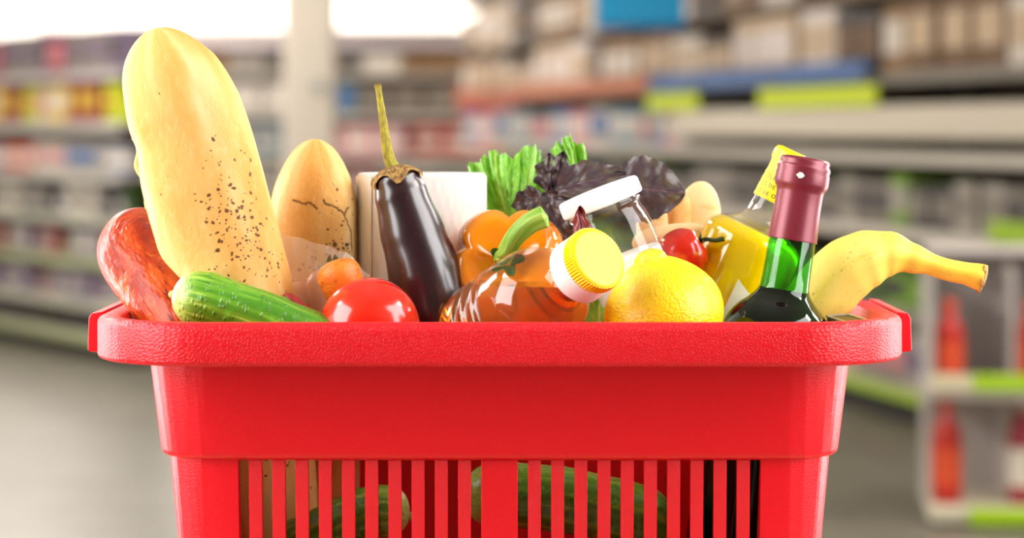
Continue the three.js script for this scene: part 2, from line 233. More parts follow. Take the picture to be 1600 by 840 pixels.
// ---------------------------------------------------------------- smoked sausage
{
  const map = colorTexture(512, 768, (u, v) => { const [x, y, z] = ring3(u, v, 1, 6); const a = fbm(x * 1.4, y * 1.4, z * 0.9, 4), b = fbm(x * 4 + 4, y * 4, z * 2.4, 4), c = fbm(x * 16, y * 16, z * 9, 2); let k = mix3([150, 40, 12], [200, 80, 24], smooth(-0.25, 0.3, a)); k = mix3(k, [122, 26, 12], smooth(0.1, 0.45, b)); k = mix3(k, [226, 132, 48], smooth(0.16, 0.5, -b) * 0.7); return mix3(k, [90, 22, 10], smooth(0.28, 0.5, c) * 0.7); });
  const bump = grayTexture(512, 768, (u, v) => { const [x, y, z] = ring3(u, v, 1, 6); return 0.5 + 0.7 * fbm(x * 2.2 + 3, y * 2.2, z * 4, 3) * 0.6 + 0.3 * fbm(x * 9, y * 9, z * 6, 3); });
  const pts = [at(312, 548, -0.088), at(290, 514, -0.096), at(246, 450, -0.125), at(206, 396, -0.158), at(213, 376, -0.186), at(240, 386, -0.226), at(268, 450, -0.246)];
  const o = thing('smoked_sausage', 'bent reddish brown smoked sausage hanging over the basket corner', 'sausage');
  part(o, 'casing', sweep(pts, (t, a) => (0.0222 - 0.001 * Math.cos(t * 9) + 0.0012 * fbm(Math.cos(a) * 2, Math.sin(a) * 2, t * 9, 3)) * ends(t, 0.1, 0.08), { nA: 48, nL: 110, front: V(0.2, 0.25, 1) }), mat({ map, bumpMap: bump, bumpScale: 0.0022, roughness: 0.34, specularIntensity: 0.4, clearcoat: 0.12, clearcoatRoughness: 0.15 }));
}
// ---------------------------------------------------------------- cucumbers
const cucumberMap = colorTexture(512, 1024, (u, v) => { const [x, y, z] = ring3(u, v, 1, 6), st = fbm(x * 5, y * 5, z * 0.35, 3), f = fbm(x * 8, y * 8, z * 5, 3); let c = mix3([72, 138, 22], [112, 172, 36], smooth(-0.3, 0.35, st)); c = mix3(c, [166, 208, 84], smooth(0.1, 0.42, st + 0.35 * smooth(0.3, 0.02, v)) * 0.85); c = mix3(c, [196, 222, 130], smooth(0.17, 0.0, v + 0.12 * st)); return mix3(c, [52, 104, 18], smooth(0.15, 0.45, f) * 0.6); });
const cucumberBump = (() => { const r = rng(5), b = new Float32Array(512 * 1024); for (let k = 0; k < 420; k++) { const ci = r() * 512, cj = (0.06 + 0.9 * r()) * 1024, R = 6 + r() * 5; for (let j = -12; j <= 12; j++) for (let i = -12; i <= 12; i++) { const q = Math.hypot(i, j) / R, J = Math.floor(cj) + j; if (q < 1 && J >= 0 && J < 1024) { const o = J * 512 + (Math.floor(ci) + i + 512) % 512; b[o] = Math.max(b[o], (1 - q * q)); } } } return grayTexture(512, 1024, (u, v) => 0.25 + 0.6 * b[Math.min(1023, Math.floor(v * 1024)) * 512 + Math.min(511, Math.floor(u * 512))] + 0.2 * fbm(...ring3(u, v, 6, 30), 3)); })();
const cucumberMaterial = mat({ map: cucumberMap, bumpMap: cucumberBump, bumpScale: 0.0008, roughness: 0.36, clearcoat: 0.3, clearcoatRoughness: 0.3 });
function cucumber(label, pts, r, name = 'cucumber') {
  const o = thing(name, label, 'cucumber'), rr = rng(Math.floor(pts[0].x * 1e5) + 77), bumps = Array.from({ length: 60 }, () => [rr() * 6.283, 0.08 + 0.84 * rr()]);
  part(o, 'skin', sweep(pts, (t, a) => (r * (1 + 0.03 * Math.cos(a * 3 + 1) + 0.04 * n3(t * 5, a > 3 ? 6.28 - a : a, r * 99)) + 0.0009 * bumps.reduce((s, [ba, bt]) => { const da = Math.abs(((a - ba + 9.4248) % 6.2832) - 3.1416), q = (da / 0.16) ** 2 + ((t - bt) / 0.014) ** 2; return s + (q < 4 ? Math.exp(-q) : 0); }, 0)) * ends(t, 0.16, 0.14), { nA: 64, nL: 110 }), cucumberMaterial);
  part(o, 'blossom_scar', new THREE.SphereGeometry(0.0028, 12, 8).translate(pts[0].x, pts[0].y, pts[0].z), mat({ color: 0xb9b26a, roughness: 0.8 }));
}
cucumber('green bumpy cucumber with a pale tip, in front of the tall loaf', [at(270, 460, -0.078), at(310, 467, -0.076), at(400, 496, -0.075), at(470, 524, -0.075), at(540, 552, -0.076)], 0.0182);
cucumber('dark cucumber low in the basket behind the slats, below the eggplant', [at(640, 806, -0.082), at(590, 800, -0.082), at(540, 818, -0.083), at(480, 846, -0.084), at(430, 872, -0.085)], 0.0165);
cucumber('thick warty cucumber low in the basket behind the slats, below the oil bottle', [at(722, 775, -0.088), at(780, 772, -0.086), at(880, 780, -0.085), at(980, 802, -0.086), at(1046, 825, -0.088)], 0.0205);

// ---------------------------------------------------------------- tomatoes
const tomatoMaterial = mat({ map: colorTexture(128, 128, (u, v) => mix3([216, 22, 8], [236, 48, 12], 0.5 + fbm(...ring3(u, v, 1.2, 3), 3))), roughness: 0.2, clearcoat: 0.6, clearcoatRoughness: 0.08 });
function tomatoBody(R, squash, lobes) { return grid(56, 40, (u, v) => { const a = u * 2 * Math.PI, p = v * Math.PI, s = Math.sin(p), dent = 1 - 0.16 * Math.exp(-(((p - Math.PI) / 0.42) ** 2)) - 0.04 * Math.exp(-((p / 0.3) ** 2)); const r = R * dent * (1 + lobes * Math.cos(a * 5) * s * smooth(1.2, 2.6, p)); return V(r * s * Math.cos(a), -r * Math.cos(p) * squash, -r * s * Math.sin(a)); }, true); }
const stalkGreen = mat({ color: 0x3c4a1c, roughness: 0.7 });
function calyx(R, top, axis) { // small star of sepals with a stalk, round +y
  const list = []; for (let k = 0; k < 5; k++) { const a = k * 1.2566 + 0.3; list.push(grid(2, 8, (u, v) => { const w = 0.11 * R * (1 - v) * (u - 0.5) * 2, d = v * R * 0.55, y = top + R * (0.05 + 0.22 * Math.sin(v * 2.4)); return V(Math.cos(a) * d - Math.sin(a) * w, y, Math.sin(a) * d + Math.cos(a) * w); })); } return mergeGeometries(list);
}
{
  const c = at(578, 512, -0.086), o = thing('tomato', 'large round red tomato behind the front rim', 'tomato', undefined, c);
  const ax = V(-0.35, -0.25, -0.9).normalize(), q = new THREE.Quaternion().setFromUnitVectors(V(0, 1, 0), ax);
  part(o, 'skin', tomatoBody(0.0318, 0.94, 0.015).applyQuaternion(q), tomatoMaterial);
  part(o, 'sepals', calyx(0.0318, 0.021, ax).applyQuaternion(q), mat({ color: 0x3c4a1c, roughness: 0.7, side: THREE.DoubleSide }));
}
{
  const c = at(1066, 396, -0.165), o = thing('cherry_tomato', 'small red tomato with a green stalk, beside the yellow oil bottle', 'tomato', undefined, c);
  const ax = V(0.75, 0.55, 0.15).normalize(), q = new THREE.Quaternion().setFromUnitVectors(V(0, 1, 0), ax);
  part(o, 'skin', tomatoBody(0.0165, 1.05, 0.0).applyQuaternion(q), tomatoMaterial);
  part(o, 'sepals', calyx(0.0165, 0.0128, ax).applyQuaternion(q), mat({ color: 0x3c4a1c, roughness: 0.7, side: THREE.DoubleSide }));
  part(o, 'stalk', sweep([V(0, 0.0145, 0), V(0.001, 0.018, 0), V(0.005, 0.022, 0.001), V(0.008, 0.028, 0.001)].map((p) => p.applyQuaternion(q)), (t) => 0.0011 + 0.0006 * t, { nA: 8, nL: 12, front: V(0, 0, 1) }), stalkGreen);
}
// ---------------------------------------------------------------- carrot
{
  const map = colorTexture(256, 512, (u, v) => { const [x, y, z] = ring3(u, v, 1, 10); const st = fbm(x * 1.2, y * 1.2, z * 5, 3); return mix3(mix3([226, 112, 22], [238, 140, 40], 0.5 + st), [190, 84, 18], smooth(0.15, 0.4, fbm(x * 3, y * 3, z * 9, 3))); });
  const o = thing('carrot', 'blunt orange carrot end leaning on the red tomato', 'carrot');
  const pts = [at(522, 408, -0.114), at(531, 432, -0.112), at(552, 486, -0.126), at(578, 556, -0.14), at(598, 620, -0.148)];
  part(o, 'root', sweep(pts, (t) => mix(0.0148, 0.008, t) * ends(t, 0.09, 0.06), { nA: 40, nL: 70 }), mat({ map, roughness: 0.5, bumpMap: grayTexture(256, 512, (u, v) => 0.5 + 0.8 * fbm(...ring3(u, v, 1.4, 40), 3)), bumpScale: 0.0008 }));
  part(o, 'leaf_scar', mergeGeometries([0, 1, 2, 3].map((k) => sweep([at(512 + k * 5, 409 - k * 1.4, -0.1145), at(514 + k * 4 - (k % 2) * 3, 400 - (k % 2) * 3, -0.1145)], (t) => 0.0011 * (1 - 0.6 * t), { nA: 6, nL: 6 }))), mat({ color: 0x574a22, roughness: 0.9 }));
}
// ---------------------------------------------------------------- clear bag with pink sausages, thin dry sausage
{
  const o = thing('plastic_bag', 'clear crinkled plastic bag with pale pink sausages inside', 'bag');
  const film = mat({ color: 0xffffff, transmission: 0.78, thickness: 0, roughness: 0.22, ior: 1.5, side: THREE.DoubleSide });
  const top = table([[0, 362], [0.25, 370], [0.5, 381], [0.75, 394], [1, 428]]);
  part(o, 'film', grid(70, 60, (u, v) => { const px = mix(424, 578, u) + v * 26 * (0.5 - u), py = mix(top(u), 590, v), k = Math.sin(u * 38 + 7 * n3(u * 5, v * 3, 2)) * 0.0012 * (0.2 + v) + 0.004 * n3(u * 6, v * 5, 1); return at(px, py, mix(-0.164, -0.134, u) + 0.012 * Math.sin(Math.PI * u) * Math.sin(Math.PI * clamp(v * 0.8 + 0.05)) + k); }), film);
  part(o, 'film_back', grid(40, 30, (u, v) => at(mix(424, 578, u) + v * 10, mix(top(u) + 1, 590, v), mix(-0.165, -0.135, u) - 0.03 * Math.sin(Math.PI * u) * Math.sin(Math.PI / 2 * clamp(v * 1.4)) + 0.003 * n3(u * 7, v * 4, 8))), film);
}
const pinkMeat = mat({ color: 0xf0a682, roughness: 0.45, clearcoat: 0.4, clearcoatRoughness: 0.25 });
for (const [i, pts] of [[0, [at(462, 440, -0.170), at(470, 470, -0.169), at(486, 540, -0.168), at(500, 600, -0.168)]], [1, [at(506, 420, -0.162), at(508, 450, -0.162), at(526, 530, -0.162), at(540, 600, -0.164)]]]) {
  const o = thing('pink_sausage', 'pale pink cooked sausage inside the clear plastic bag', 'sausage', 'pink sausages in the clear bag');
  part(o, 'casing', sweep(pts, (t) => 0.0125 * ends(t, 0.14, 0.14), { nA: 28, nL: 40 }), pinkMeat);
}
{
  const o = thing('dry_sausage', 'thin dark red dry sausage stick between cucumber and tomato', 'sausage');
  part(o, 'casing', sweep([at(440, 462, -0.094), at(458, 478, -0.092), at(490, 502, -0.09), at(540, 548, -0.092), at(590, 610, -0.1)], (t, a) => (0.0062 + 0.0007 * fbm(Math.cos(a), Math.sin(a), t * 14, 3)) * ends(t, 0.08, 0.05), { nA: 24, nL: 60 }), mat({ color: 0x9c2a20, roughness: 0.4, bumpMap: grayTexture(128, 256, (u, v) => 0.5 + fbm(...ring3(u, v, 3, 14), 3)), bumpScale: 0.0015 }));
}
// ---------------------------------------------------------------- paper roll
{
  const c = at(659, 270, -0.228), H = 0.155, R = 0.0438, o = thing('paper_roll', 'white paper towel roll standing behind the eggplant', 'paper roll', undefined, V(c.x, c.y - H, c.z));
  const paper = mat({ color: 0xf4f2ee, roughness: 0.92, bumpMap: grayTexture(256, 256, (u, v) => 0.5 + 0.25 * Math.sin(u * 6.2832 * 44) * Math.sin(v * 6.2832 * 40) + 0.4 * fbm(...ring3(u, v, 5, 20), 2)), bumpScale: 0.0005 });
  part(o, 'paper', lathe([[0.019, 0.002], [R - 0.002, 0.002], [R, 0.004], [R, H - 0.0025], [R - 0.0015, H], [0.019, H], [0.019, 0.002]], 72), paper);
  part(o, 'cardboard_core', lathe([[0.0175, 0], [0.0188, 0], [0.0188, H - 0.002], [0.0175, H - 0.002], [0.0175, 0]], 40), mat({ color: 0xb9a184, roughness: 0.9 }));
  part(o, 'loose_sheet', grid(14, 4, (u, v) => { const a = mix(3.2, 3.9, u), r = R + 0.0004 + 0.0004 * u * u; return V(Math.cos(a) * r, mix(0.006, H - 0.002, v), -Math.sin(a) * r); }), mat({ color: 0xf4f2ee, roughness: 0.92, side: THREE.DoubleSide }));
}
// ---------------------------------------------------------------- eggplant
{
  const z = -0.148, pts = [at(614, 258, z), at(620, 282, z), at(640, 350, z), at(667, 440, z), at(690, 560, z - 0.004), at(704, 660, z - 0.008)];
  const R = table([[0, 0.013], [0.06, 0.0155], [0.12, 0.0175], [0.28, 0.0212], [0.45, 0.0242], [0.62, 0.0272], [0.8, 0.0285], [1, 0.0265]]);
  const o = thing('eggplant', 'glossy dark purple eggplant with a long dry stem', 'eggplant');
  const g = sweep(pts, (t, a) => R(t) * ends(t, 0.05, 0.17) * (1 + 0.012 * Math.sin(a * 3 + t * 4)), { nA: 64, nL: 100 });
  part(o, 'skin', g, mat({ map: colorTexture(256, 512, (u, v) => { const [x, y, z2] = ring3(u, v, 1, 5); return mix3(mix3([34, 12, 20], [52, 18, 24], 0.5 + fbm(x, y, z2 * 0.6, 3)), [120, 84, 70], smooth(0.52, 0.6, fbm(x * 11, y * 11, z2 * 9, 2) + 0.2) * 0.5); }), roughness: 0.3, clearcoat: 0.8, clearcoatRoughness: 0.2 }));
  const rows = g.userData.rows, pick = (t) => rows.reduce((b, r) => (Math.abs(r.t - t) < Math.abs(b.t - t) ? r : b));
  const cap = grid(70, 14, (u, v) => { const a = u * 2 * Math.PI, reach = 0.03 + 0.042 * (0.5 + 0.5 * Math.cos(a * 5 + 0.6)) ** 1.6 + 0.008 * n3(Math.cos(a) * 3, Math.sin(a) * 3, 4), t = v * reach, r = rows[0], p = pick(t), k = R(t) * ends(t, 0.05, 0.2) + 0.0008 + 0.0011 * v * v * v + 0.0007 * n3(Math.cos(a) * 6, Math.sin(a) * 6, v * 5); const c = rows[0].c.clone().lerp(p.c, 1); const curve = pts[0].clone().lerp(pts[1], t / 0.058); return (t < 0.058 ? curve : c).addScaledVector(p.N, Math.cos(a) * k).addScaledVector(p.B, Math.sin(a) * k); }, true);
  part(o, 'calyx', cap, mat({ map: colorTexture(256, 128, (u, v) => mix3([188, 146, 78], [118, 84, 42], smooth(-0.2, 0.35, fbm(...ring3(u, v, 6, 5), 4)))), roughness: 0.85, bumpMap: grayTexture(256, 128, (u, v) => 0.5 + fbm(...ring3(u, v, 8, 4), 4)), bumpScale: 0.003, side: THREE.DoubleSide }));
  part(o, 'stem', sweep([at(614, 262, z), at(608, 246, z), at(604, 228, z), at(599, 190, z), at(594, 158, z), at(590, 129, z)], (t, a) => (mix(0.0044, 0.0017, Math.pow(t, 0.55)) + 0.0007 * smooth(0.9, 1, t)) * (1 + 0.1 * Math.cos(a * 5)) * Math.min(1, (1 - t) * 40), { nA: 24, nL: 50 }), mat({ map: colorTexture(64, 256, (u, v) => mix3(mix3([176, 168, 50], [148, 132, 56], smooth(-0.2, 0.3, fbm(...ring3(u, v, 2, 12), 3))), [112, 76, 36], smooth(0.12, 0.4, fbm(...ring3(u, v + 3, 3, 10), 3)) + smooth(0.94, 1, v))), roughness: 0.8 }));
}
// ---------------------------------------------------------------- bell pepper
{
  const c = at(795, 424, -0.165), o = thing('bell_pepper', 'glossy orange bell pepper with a curved green stem', 'pepper', undefined, c);
  const ax = V(-0.05, 0.32, 0.94).normalize(), q = new THREE.Quaternion().setFromUnitVectors(V(0, 1, 0), ax), R = 0.0425;
  const body = grid(96, 48, (u, v) => { const a = u * 2 * Math.PI, p = (1 - v) * Math.PI, s = Math.sin(p), lobe = Math.abs(Math.sin(a * 2.5 + 0.6)), k = 1 - 0.2 * Math.pow(1 - lobe, 2.0) * smooth(2.9, 1.2, p) - 0.03 * n3(Math.cos(a) * 1.5, Math.sin(a) * 1.5, 7), dimple = 0.42 * Math.exp(-((p / 0.52) ** 2)); const rr = R * k * Math.pow(s, 0.72); return V(rr * Math.cos(a), R * 1.0 * (Math.cos(p) * (p < 1.57 ? 0.92 : 0.95) - dimple), rr * Math.sin(a)); }, true);
  part(o, 'flesh', body.applyQuaternion(q), mat({ map: colorTexture(128, 128, (u, v) => mix3([246, 128, 2], [250, 152, 8], 0.5 + fbm(...ring3(u, v, 1.5, 3), 3))), roughness: 0.16, clearcoat: 0.7, clearcoatRoughness: 0.06 }));
  const L0 = (px, py, z) => at(px, py, z).sub(c);
  part(o, 'stem', sweep([L0(784, 404, -0.142), L0(792, 392, -0.132), L0(806, 370, -0.1245), L0(828, 350, -0.120), L0(856, 337, -0.118)], (t, a) => mix(0.0052, 0.0072, t) * (1 + 0.08 * Math.cos(a * 5)) * Math.min(1, (1 - t) * 25), { nA: 30, nL: 40, front: V(0.2, 0.5, 1) }), mat({ map: colorTexture(64, 256, (u, v) => mix3([112, 158, 40], [170, 198, 84], smooth(-0.25, 0.3, fbm(...ring3(u, v, 2.5, 2), 3)))), roughness: 0.55 }));
  part(o, 'sepals', grid(60, 8, (u, v) => { const a = u * 2 * Math.PI, r = 0.003 + v * (0.0065 + 0.0025 * Math.cos(a * 5)), y = R * 0.53 + 0.0018 + 0.004 * v * v; return V(r * Math.cos(a), y, r * Math.sin(a)).applyQuaternion(q); }, true), mat({ color: 0x44641c, roughness: 0.6, side: THREE.DoubleSide }));
}
// ---------------------------------------------------------------- lettuce
const lettuceMap = colorTexture(256, 256, (u, v) => { const x = (u - 0.5) * 2, rib = Math.exp(-((x / (0.10 * (1.1 - v))) ** 2)), vein = Math.pow(Math.abs(Math.sin(v * 22 - Math.abs(x) * 9 + 2 * n3(u * 5, v * 5, 1))), 14) * 0.5; let c = mix3([98, 176, 14], [150, 214, 30], 0.5 + fbm(u * 6, v * 6, 2, 4)); c = mix3(c, [206, 234, 120], clamp(rib * 0.9 + vein * 0.5)); return c; });
const lettuceMaterial = mat({ map: lettuceMap, roughness: 0.55, transmission: 0.3, thickness: 0, side: THREE.DoubleSide, bumpMap: grayTexture(256, 256, (u, v) => 0.5 + fbm(u * 12, v * 12, 5, 4)), bumpScale: 0.0016 });
// a leaf spread like a fan from its rib, blistered, with a frilled edge; angles in degrees from upright, to +x
function fanLeaf(parent, base, reach, from, to, facing, frill, seed) {
  const up = V(0, 1, 0), nrm = facing.clone().addScaledVector(up, -facing.dot(up)).normalize(), side = V().crossVectors(up, nrm);
  return part(parent, 'leaf', grid(110, 44, (u, v) => {
    const a = mix(from, to, u) * Math.PI / 180, lobe = 1 + 0.13 * n3(u * 5 + seed, 2, seed) + 0.07 * n3(u * 17, seed, 1) + 0.03 * n3(u * 41, seed, 5), r = reach * v * lobe * Math.pow(Math.sin(Math.PI * clamp(0.2 + 0.6 * u)), 0.3);
    const edge = Math.pow(v, 2.6), wave = frill * edge * (Math.sin(u * 19 + seed) + 0.6 * Math.sin(u * 43 + seed * 2 + v * 4)), blister = 0.0022 * v * fbm(u * 9 + seed, v * 7, seed, 3) + 0.0012 * Math.abs(n3(u * 15, v * 11, seed));
    return base.clone().addScaledVector(up, Math.cos(a) * r).addScaledVector(side, Math.sin(a) * r).addScaledVector(nrm, wave + blister + reach * (0.3 * Math.sin(v * 2.4) - 0.32 * edge) + 0.1 * reach * Math.sin(u * 9 + seed) * v);
  }), lettuceMaterial);
}
{
  const o = thing('lettuce', 'bright green frilly lettuce leaves behind the orange pepper', 'lettuce');
  fanLeaf(o, at(806, 372, -0.244), 0.060, -44, 14, V(-0.15, 0, 1), 0.0035, 1.7);
  fanLeaf(o, at(808, 372, -0.250), 0.061, -14, 34, V(0.1, 0, 1), 0.0035, 4.3);
  fanLeaf(o, at(800, 420, -0.262), 0.075, -12, 40, V(0.5, 0, 1), 0.0035, 2.6);
}
{
  const o = thing('lettuce_leaf', 'pale green lettuce leaf tip poking up behind purple basil', 'lettuce');
  fanLeaf(o, at(898, 330, -0.25), 0.05, -20, 12, V(0.2, 0, 1), 0.002, 5.3);
}
{
  const o = thing('lettuce_leaf', 'dark green lettuce leaf squeezed between the oil bottle and lemon', 'lettuce');
  fanLeaf(o, at(930, 600, -0.15), 0.062, -24, 30, V(0, 0, 1), 0.002, 8.2);
}
// ---------------------------------------------------------------- purple basil
const basilMap = colorTexture(256, 256, (u, v) => { const x = Math.abs(u - 0.5) * 2, rib = Math.exp(-((x / 0.035) ** 2)), ph = v * 6.2 - x * 2.2, f = ph - Math.floor(ph), vein = Math.exp(-(((f - 0.5) / 0.05) ** 2)) * (0.75 - 0.5 * x), n = fbm(u * 7, v * 7, 3, 4); let c = mix3([54, 38, 44], [84, 64, 70], 0.5 + n); c = mix3(c, [96, 88, 62], smooth(-0.05, 0.35, fbm(u * 3, v * 3, 9, 3)) * 0.8); return mix3(c, [128, 84, 108], clamp(rib + vein * 0.8) * 0.6); });
const basilBump = grayTexture(256, 256, (u, v) => { const x = Math.abs(u - 0.5) * 2, ph = v * 6.2 - x * 2.2, f = ph - Math.floor(ph); return 0.55 + 0.4 * Math.sin(f * Math.PI) * (1 - x * 0.4) * 0.8 - 0.5 * Math.exp(-((x / 0.05) ** 2)) + 0.3 * fbm(u * 10, v * 10, 4, 3); });
const basilMaterial = mat({ map: basilMap, bumpMap: basilBump, bumpScale: 0.0009, roughness: 0.42, clearcoat: 0.25, clearcoatRoughness: 0.35, side: THREE.DoubleSide });
const reddish = mat({ map: colorTexture(64, 64, (u, v) => mix3([120, 34, 30], [72, 26, 26], smooth(0.75, 0.2, v + 0.3 * n3(u * 4, v * 4, 1)))), roughness: 0.4, side: THREE.DoubleSide });
function basilLeaf(parent, base, tip, halfWidth, facing, { fold = 0.25, curl = 0.1, m = basilMaterial, seed = 1 } = {}) {
  const dir = tip.clone().sub(base), len = dir.length(); dir.normalize(); const nrm = facing.clone().addScaledVector(dir, -facing.dot(dir)).normalize(), side = V().crossVectors(dir, nrm);
  return part(parent, 'leaf', grid(36, 44, (u, v) => { const x = (u - 0.5) * 2, w = halfWidth * Math.pow(Math.sin(Math.PI * Math.pow(clamp(v * 0.985 + 0.005), 0.8)), 0.72) * (1 + 0.035 * Math.sin(v * 46 + seed) * Math.abs(x)); return base.clone().addScaledVector(dir, len * v).addScaledVector(side, w * x).addScaledVector(nrm, fold * w * Math.abs(x) - curl * len * (v - 0.3) * (v - 0.3) + 0.0022 * Math.sin(v * 17 + seed) * x * x + 0.0016 * n3(u * 4, v * 5, seed)); }), m);
}
{
  const o = thing('purple_basil', 'bunch of dark purple basil leaves behind the white jar lid', 'herb'), z = -0.2;
  basilLeaf(o, at(955, 290, z - 0.01), at(1070, 300, z - 0.004), 0.0225, V(0.05, 0.15, 1), { fold: -0.12, curl: 0.25, seed: 2 });
  basilLeaf(o, at(866, 296, z + 0.012), at(976, 268, z + 0.026), 0.0125, V(-0.1, 0.45, 1), { fold: 0.5, curl: 0.18, seed: 5 });
  basilLeaf(o, at(860, 300, z + 0.004), at(962, 302, z + 0.012), 0.0115, V(0, 0.35, 1), { fold: 0.3, seed: 9 });
  basilLeaf(o, at(858, 300, z + 0.004), at(858, 238, z - 0.002), 0.0085, V(-0.7, 0.1, 0.8), { fold: 0.6, curl: 0.15, seed: 3 });
  basilLeaf(o, at(862, 304, z + 0.006), at(882, 236, z + 0.004), 0.0082, V(0.5, 0.2, 1), { fold: 0.7, curl: 0.3, seed: 4 });
  basilLeaf(o, at(852, 300, z + 0.01), at(884, 372, z + 0.022), 0.0105, V(-0.2, 0.2, 1), { fold: 0.4, curl: 0.2, seed: 7 });
  basilLeaf(o, at(850, 306, z + 0.002), at(800, 322, z - 0.006), 0.009, V(0, 0.5, 1), { fold: 0.3, curl: -0.1, seed: 8 });
  basilLeaf(o, at(862, 330, z + 0.006), at(905, 385, z + 0.012), 0.011, V(0, 0.2, 1), { fold: 0.2, seed: 6 });
  part(o, 'stem', sweep([at(850, 560, z - 0.01), at(852, 430, z - 0.004), at(854, 350, z), at(858, 292, z + 0.004)], () => 0.0022, { nA: 10, nL: 30 }), mat({ color: 0x5a2a3a, roughness: 0.6 }));
}
{
  const o = thing('basil_leaf', 'single reddish basil leaf tip in front of the glass jar', 'herb');
  basilLeaf(o, at(915, 425, -0.092), at(906, 321, -0.098), 0.0075, V(0.25, 0.1, 1), { fold: 0.35, curl: 0.1, m: reddish, seed: 4 });
}
// ---------------------------------------------------------------- glass jar with a white lid
{
  const top = at(933, 296, -0.148), ax = V(-0.365, 0.93, 0.03).normalize(), o = thing('glass_jar', 'clear glass jar with a white screw lid and white filling', 'jar');
  const down = (d) => top.clone().addScaledVector(ax, -d), glass = mat({ color: 0xffffff, transmission: 1, thickness: 0, roughness: 0.03, ior: 1.5, side: THREE.DoubleSide });
  part(o, 'lid', turned(lathe([[0, 0.0], [0.0215, 0.0], [0.0262, -0.0004], [0.0272, -0.0018], [0.0274, -0.0095], [0.0268, -0.0108], [0.0255, -0.0108], [0.0255, -0.003], [0, -0.003]].reverse(), 64), top, ax), mat({ color: 0xf6f6f6, roughness: 0.4 }));
  const wall = [[0.0235, -0.0035], [0.0235, -0.012], [0.0247, -0.0128], [0.0247, -0.0145], [0.0233, -0.0155], [0.0232, -0.018], [0.0250, -0.024], [0.0262, -0.032], [0.0264, -0.100], [0.0245, -0.106], [0, -0.106]];
  part(o, 'glass', turned(lathe(wall.slice().reverse(), 64), top, ax), glass);
  part(o, 'filling', turned(lathe([[0, -0.046], [0.0246, -0.046], [0.0252, -0.048], [0.0253, -0.098], [0.0235, -0.103], [0, -0.103]].reverse(), 48), top, ax), mat({ color: 0xf3f0ea, roughness: 0.8 }));
}
// ---------------------------------------------------------------- plastic oil bottle lying on its side
{
  const ax = V(0.55, 0.43, 0.715).normalize(), face = at(935, 402, -0.032), o = thing('oil_bottle', 'clear ribbed plastic bottle of amber oil with a yellow cap', 'bottle');
  const glass = mat({ color: 0xffffff, transmission: 1, thickness: 0, roughness: 0.03, ior: 1.5, side: THREE.DoubleSide });
  // distances below the cap's top
  const outer = [[0.0128, -0.016], [0.0128, -0.026], [0.0142, -0.027], [0.0142, -0.0285], [0.0134, -0.030], [0.0150, -0.035], [0.021, -0.042], [0.0275, -0.049], [0.0318, -0.057], [0.0338, -0.066], [0.0345, -0.076]];
  for (let k = 0; k < 3; k++) outer.push([0.0345, -0.083 - k * 0.012], [0.0322, -0.087 - k * 0.012], [0.0345, -0.091 - k * 0.012]);
  outer.push([0.0345, -0.124], [0.033, -0.131], [0.026, -0.134], [0, -0.130]);
  const curve = new THREE.SplineCurve(outer.map(([r, y]) => new THREE.Vector2(r, y))).getPoints(110).map((p) => [Math.max(0, p.x), p.y]); curve[curve.length - 1][0] = 0;
  part(o, 'bottle', turned(lathe(curve.slice().reverse(), 72), face, ax), glass);
  const inner = curve.map(([r, y]) => [Math.max(0, r - 0.0007), y]); inner.unshift([0, inner[0][1]]); inner[inner.length - 1][1] += 0.0008;
  const solid = new Brush(turned(lathe(inner.slice().reverse(), 72), face, ax)), level = at(800, 443, -0.09).y, cut = new Brush(box(0.6, 0.4, 0.6, face.x, level - 0.2, face.z)); solid.updateMatrixWorld(); cut.updateMatrixWorld();
  const liquid = new Evaluator().evaluate(solid, cut, INTERSECTION).geometry; liquid.clearGroups();
  part(o, 'oil', liquid, mat({ color: 0xf6ac4c, transmission: 0.86, thickness: 0.05, roughness: 0, ior: 1.36, attenuationColor: new THREE.Color(0xf6bc58), attenuationDistance: 0.08 }));
  part(o, 'neck_ring', turned(lathe([[0, -0.0085], [0.0192, -0.0085], [0.0202, -0.0095], [0.0206, -0.0225], [0.0196, -0.0238], [0.0136, -0.0238]].reverse(), 64), face, ax), mat({ color: 0xf7f4ef, roughness: 0.35 }));
  const n = 64, capShape = new THREE.Shape(); for (let k = 0; k < n * 2; k++) { const r = k % 2 ? 0.01955 : 0.0204, a = k / n * Math.PI; k ? capShape.lineTo(Math.cos(a) * r, Math.sin(a) * r) : capShape.moveTo(r, 0); }
  const yellowCap = mat({ color: 0xffd800, roughness: 0.38 }), cap = part(o, 'cap', turned(new THREE.ExtrudeGeometry(capShape, { depth: 0.0075, bevelEnabled: false, curveSegments: 1 }).rotateX(-Math.PI / 2).translate(0, -0.0085, 0), face, ax), yellowCap);
  part(cap, 'cap_top', turned(lathe([[0, 0.0006], [0.0165, 0.0006], [0.0186, 0.0002], [0.0198, -0.0011], [0.0198, -0.0016], [0, -0.0016]].reverse(), 64), face, ax), yellowCap);
}
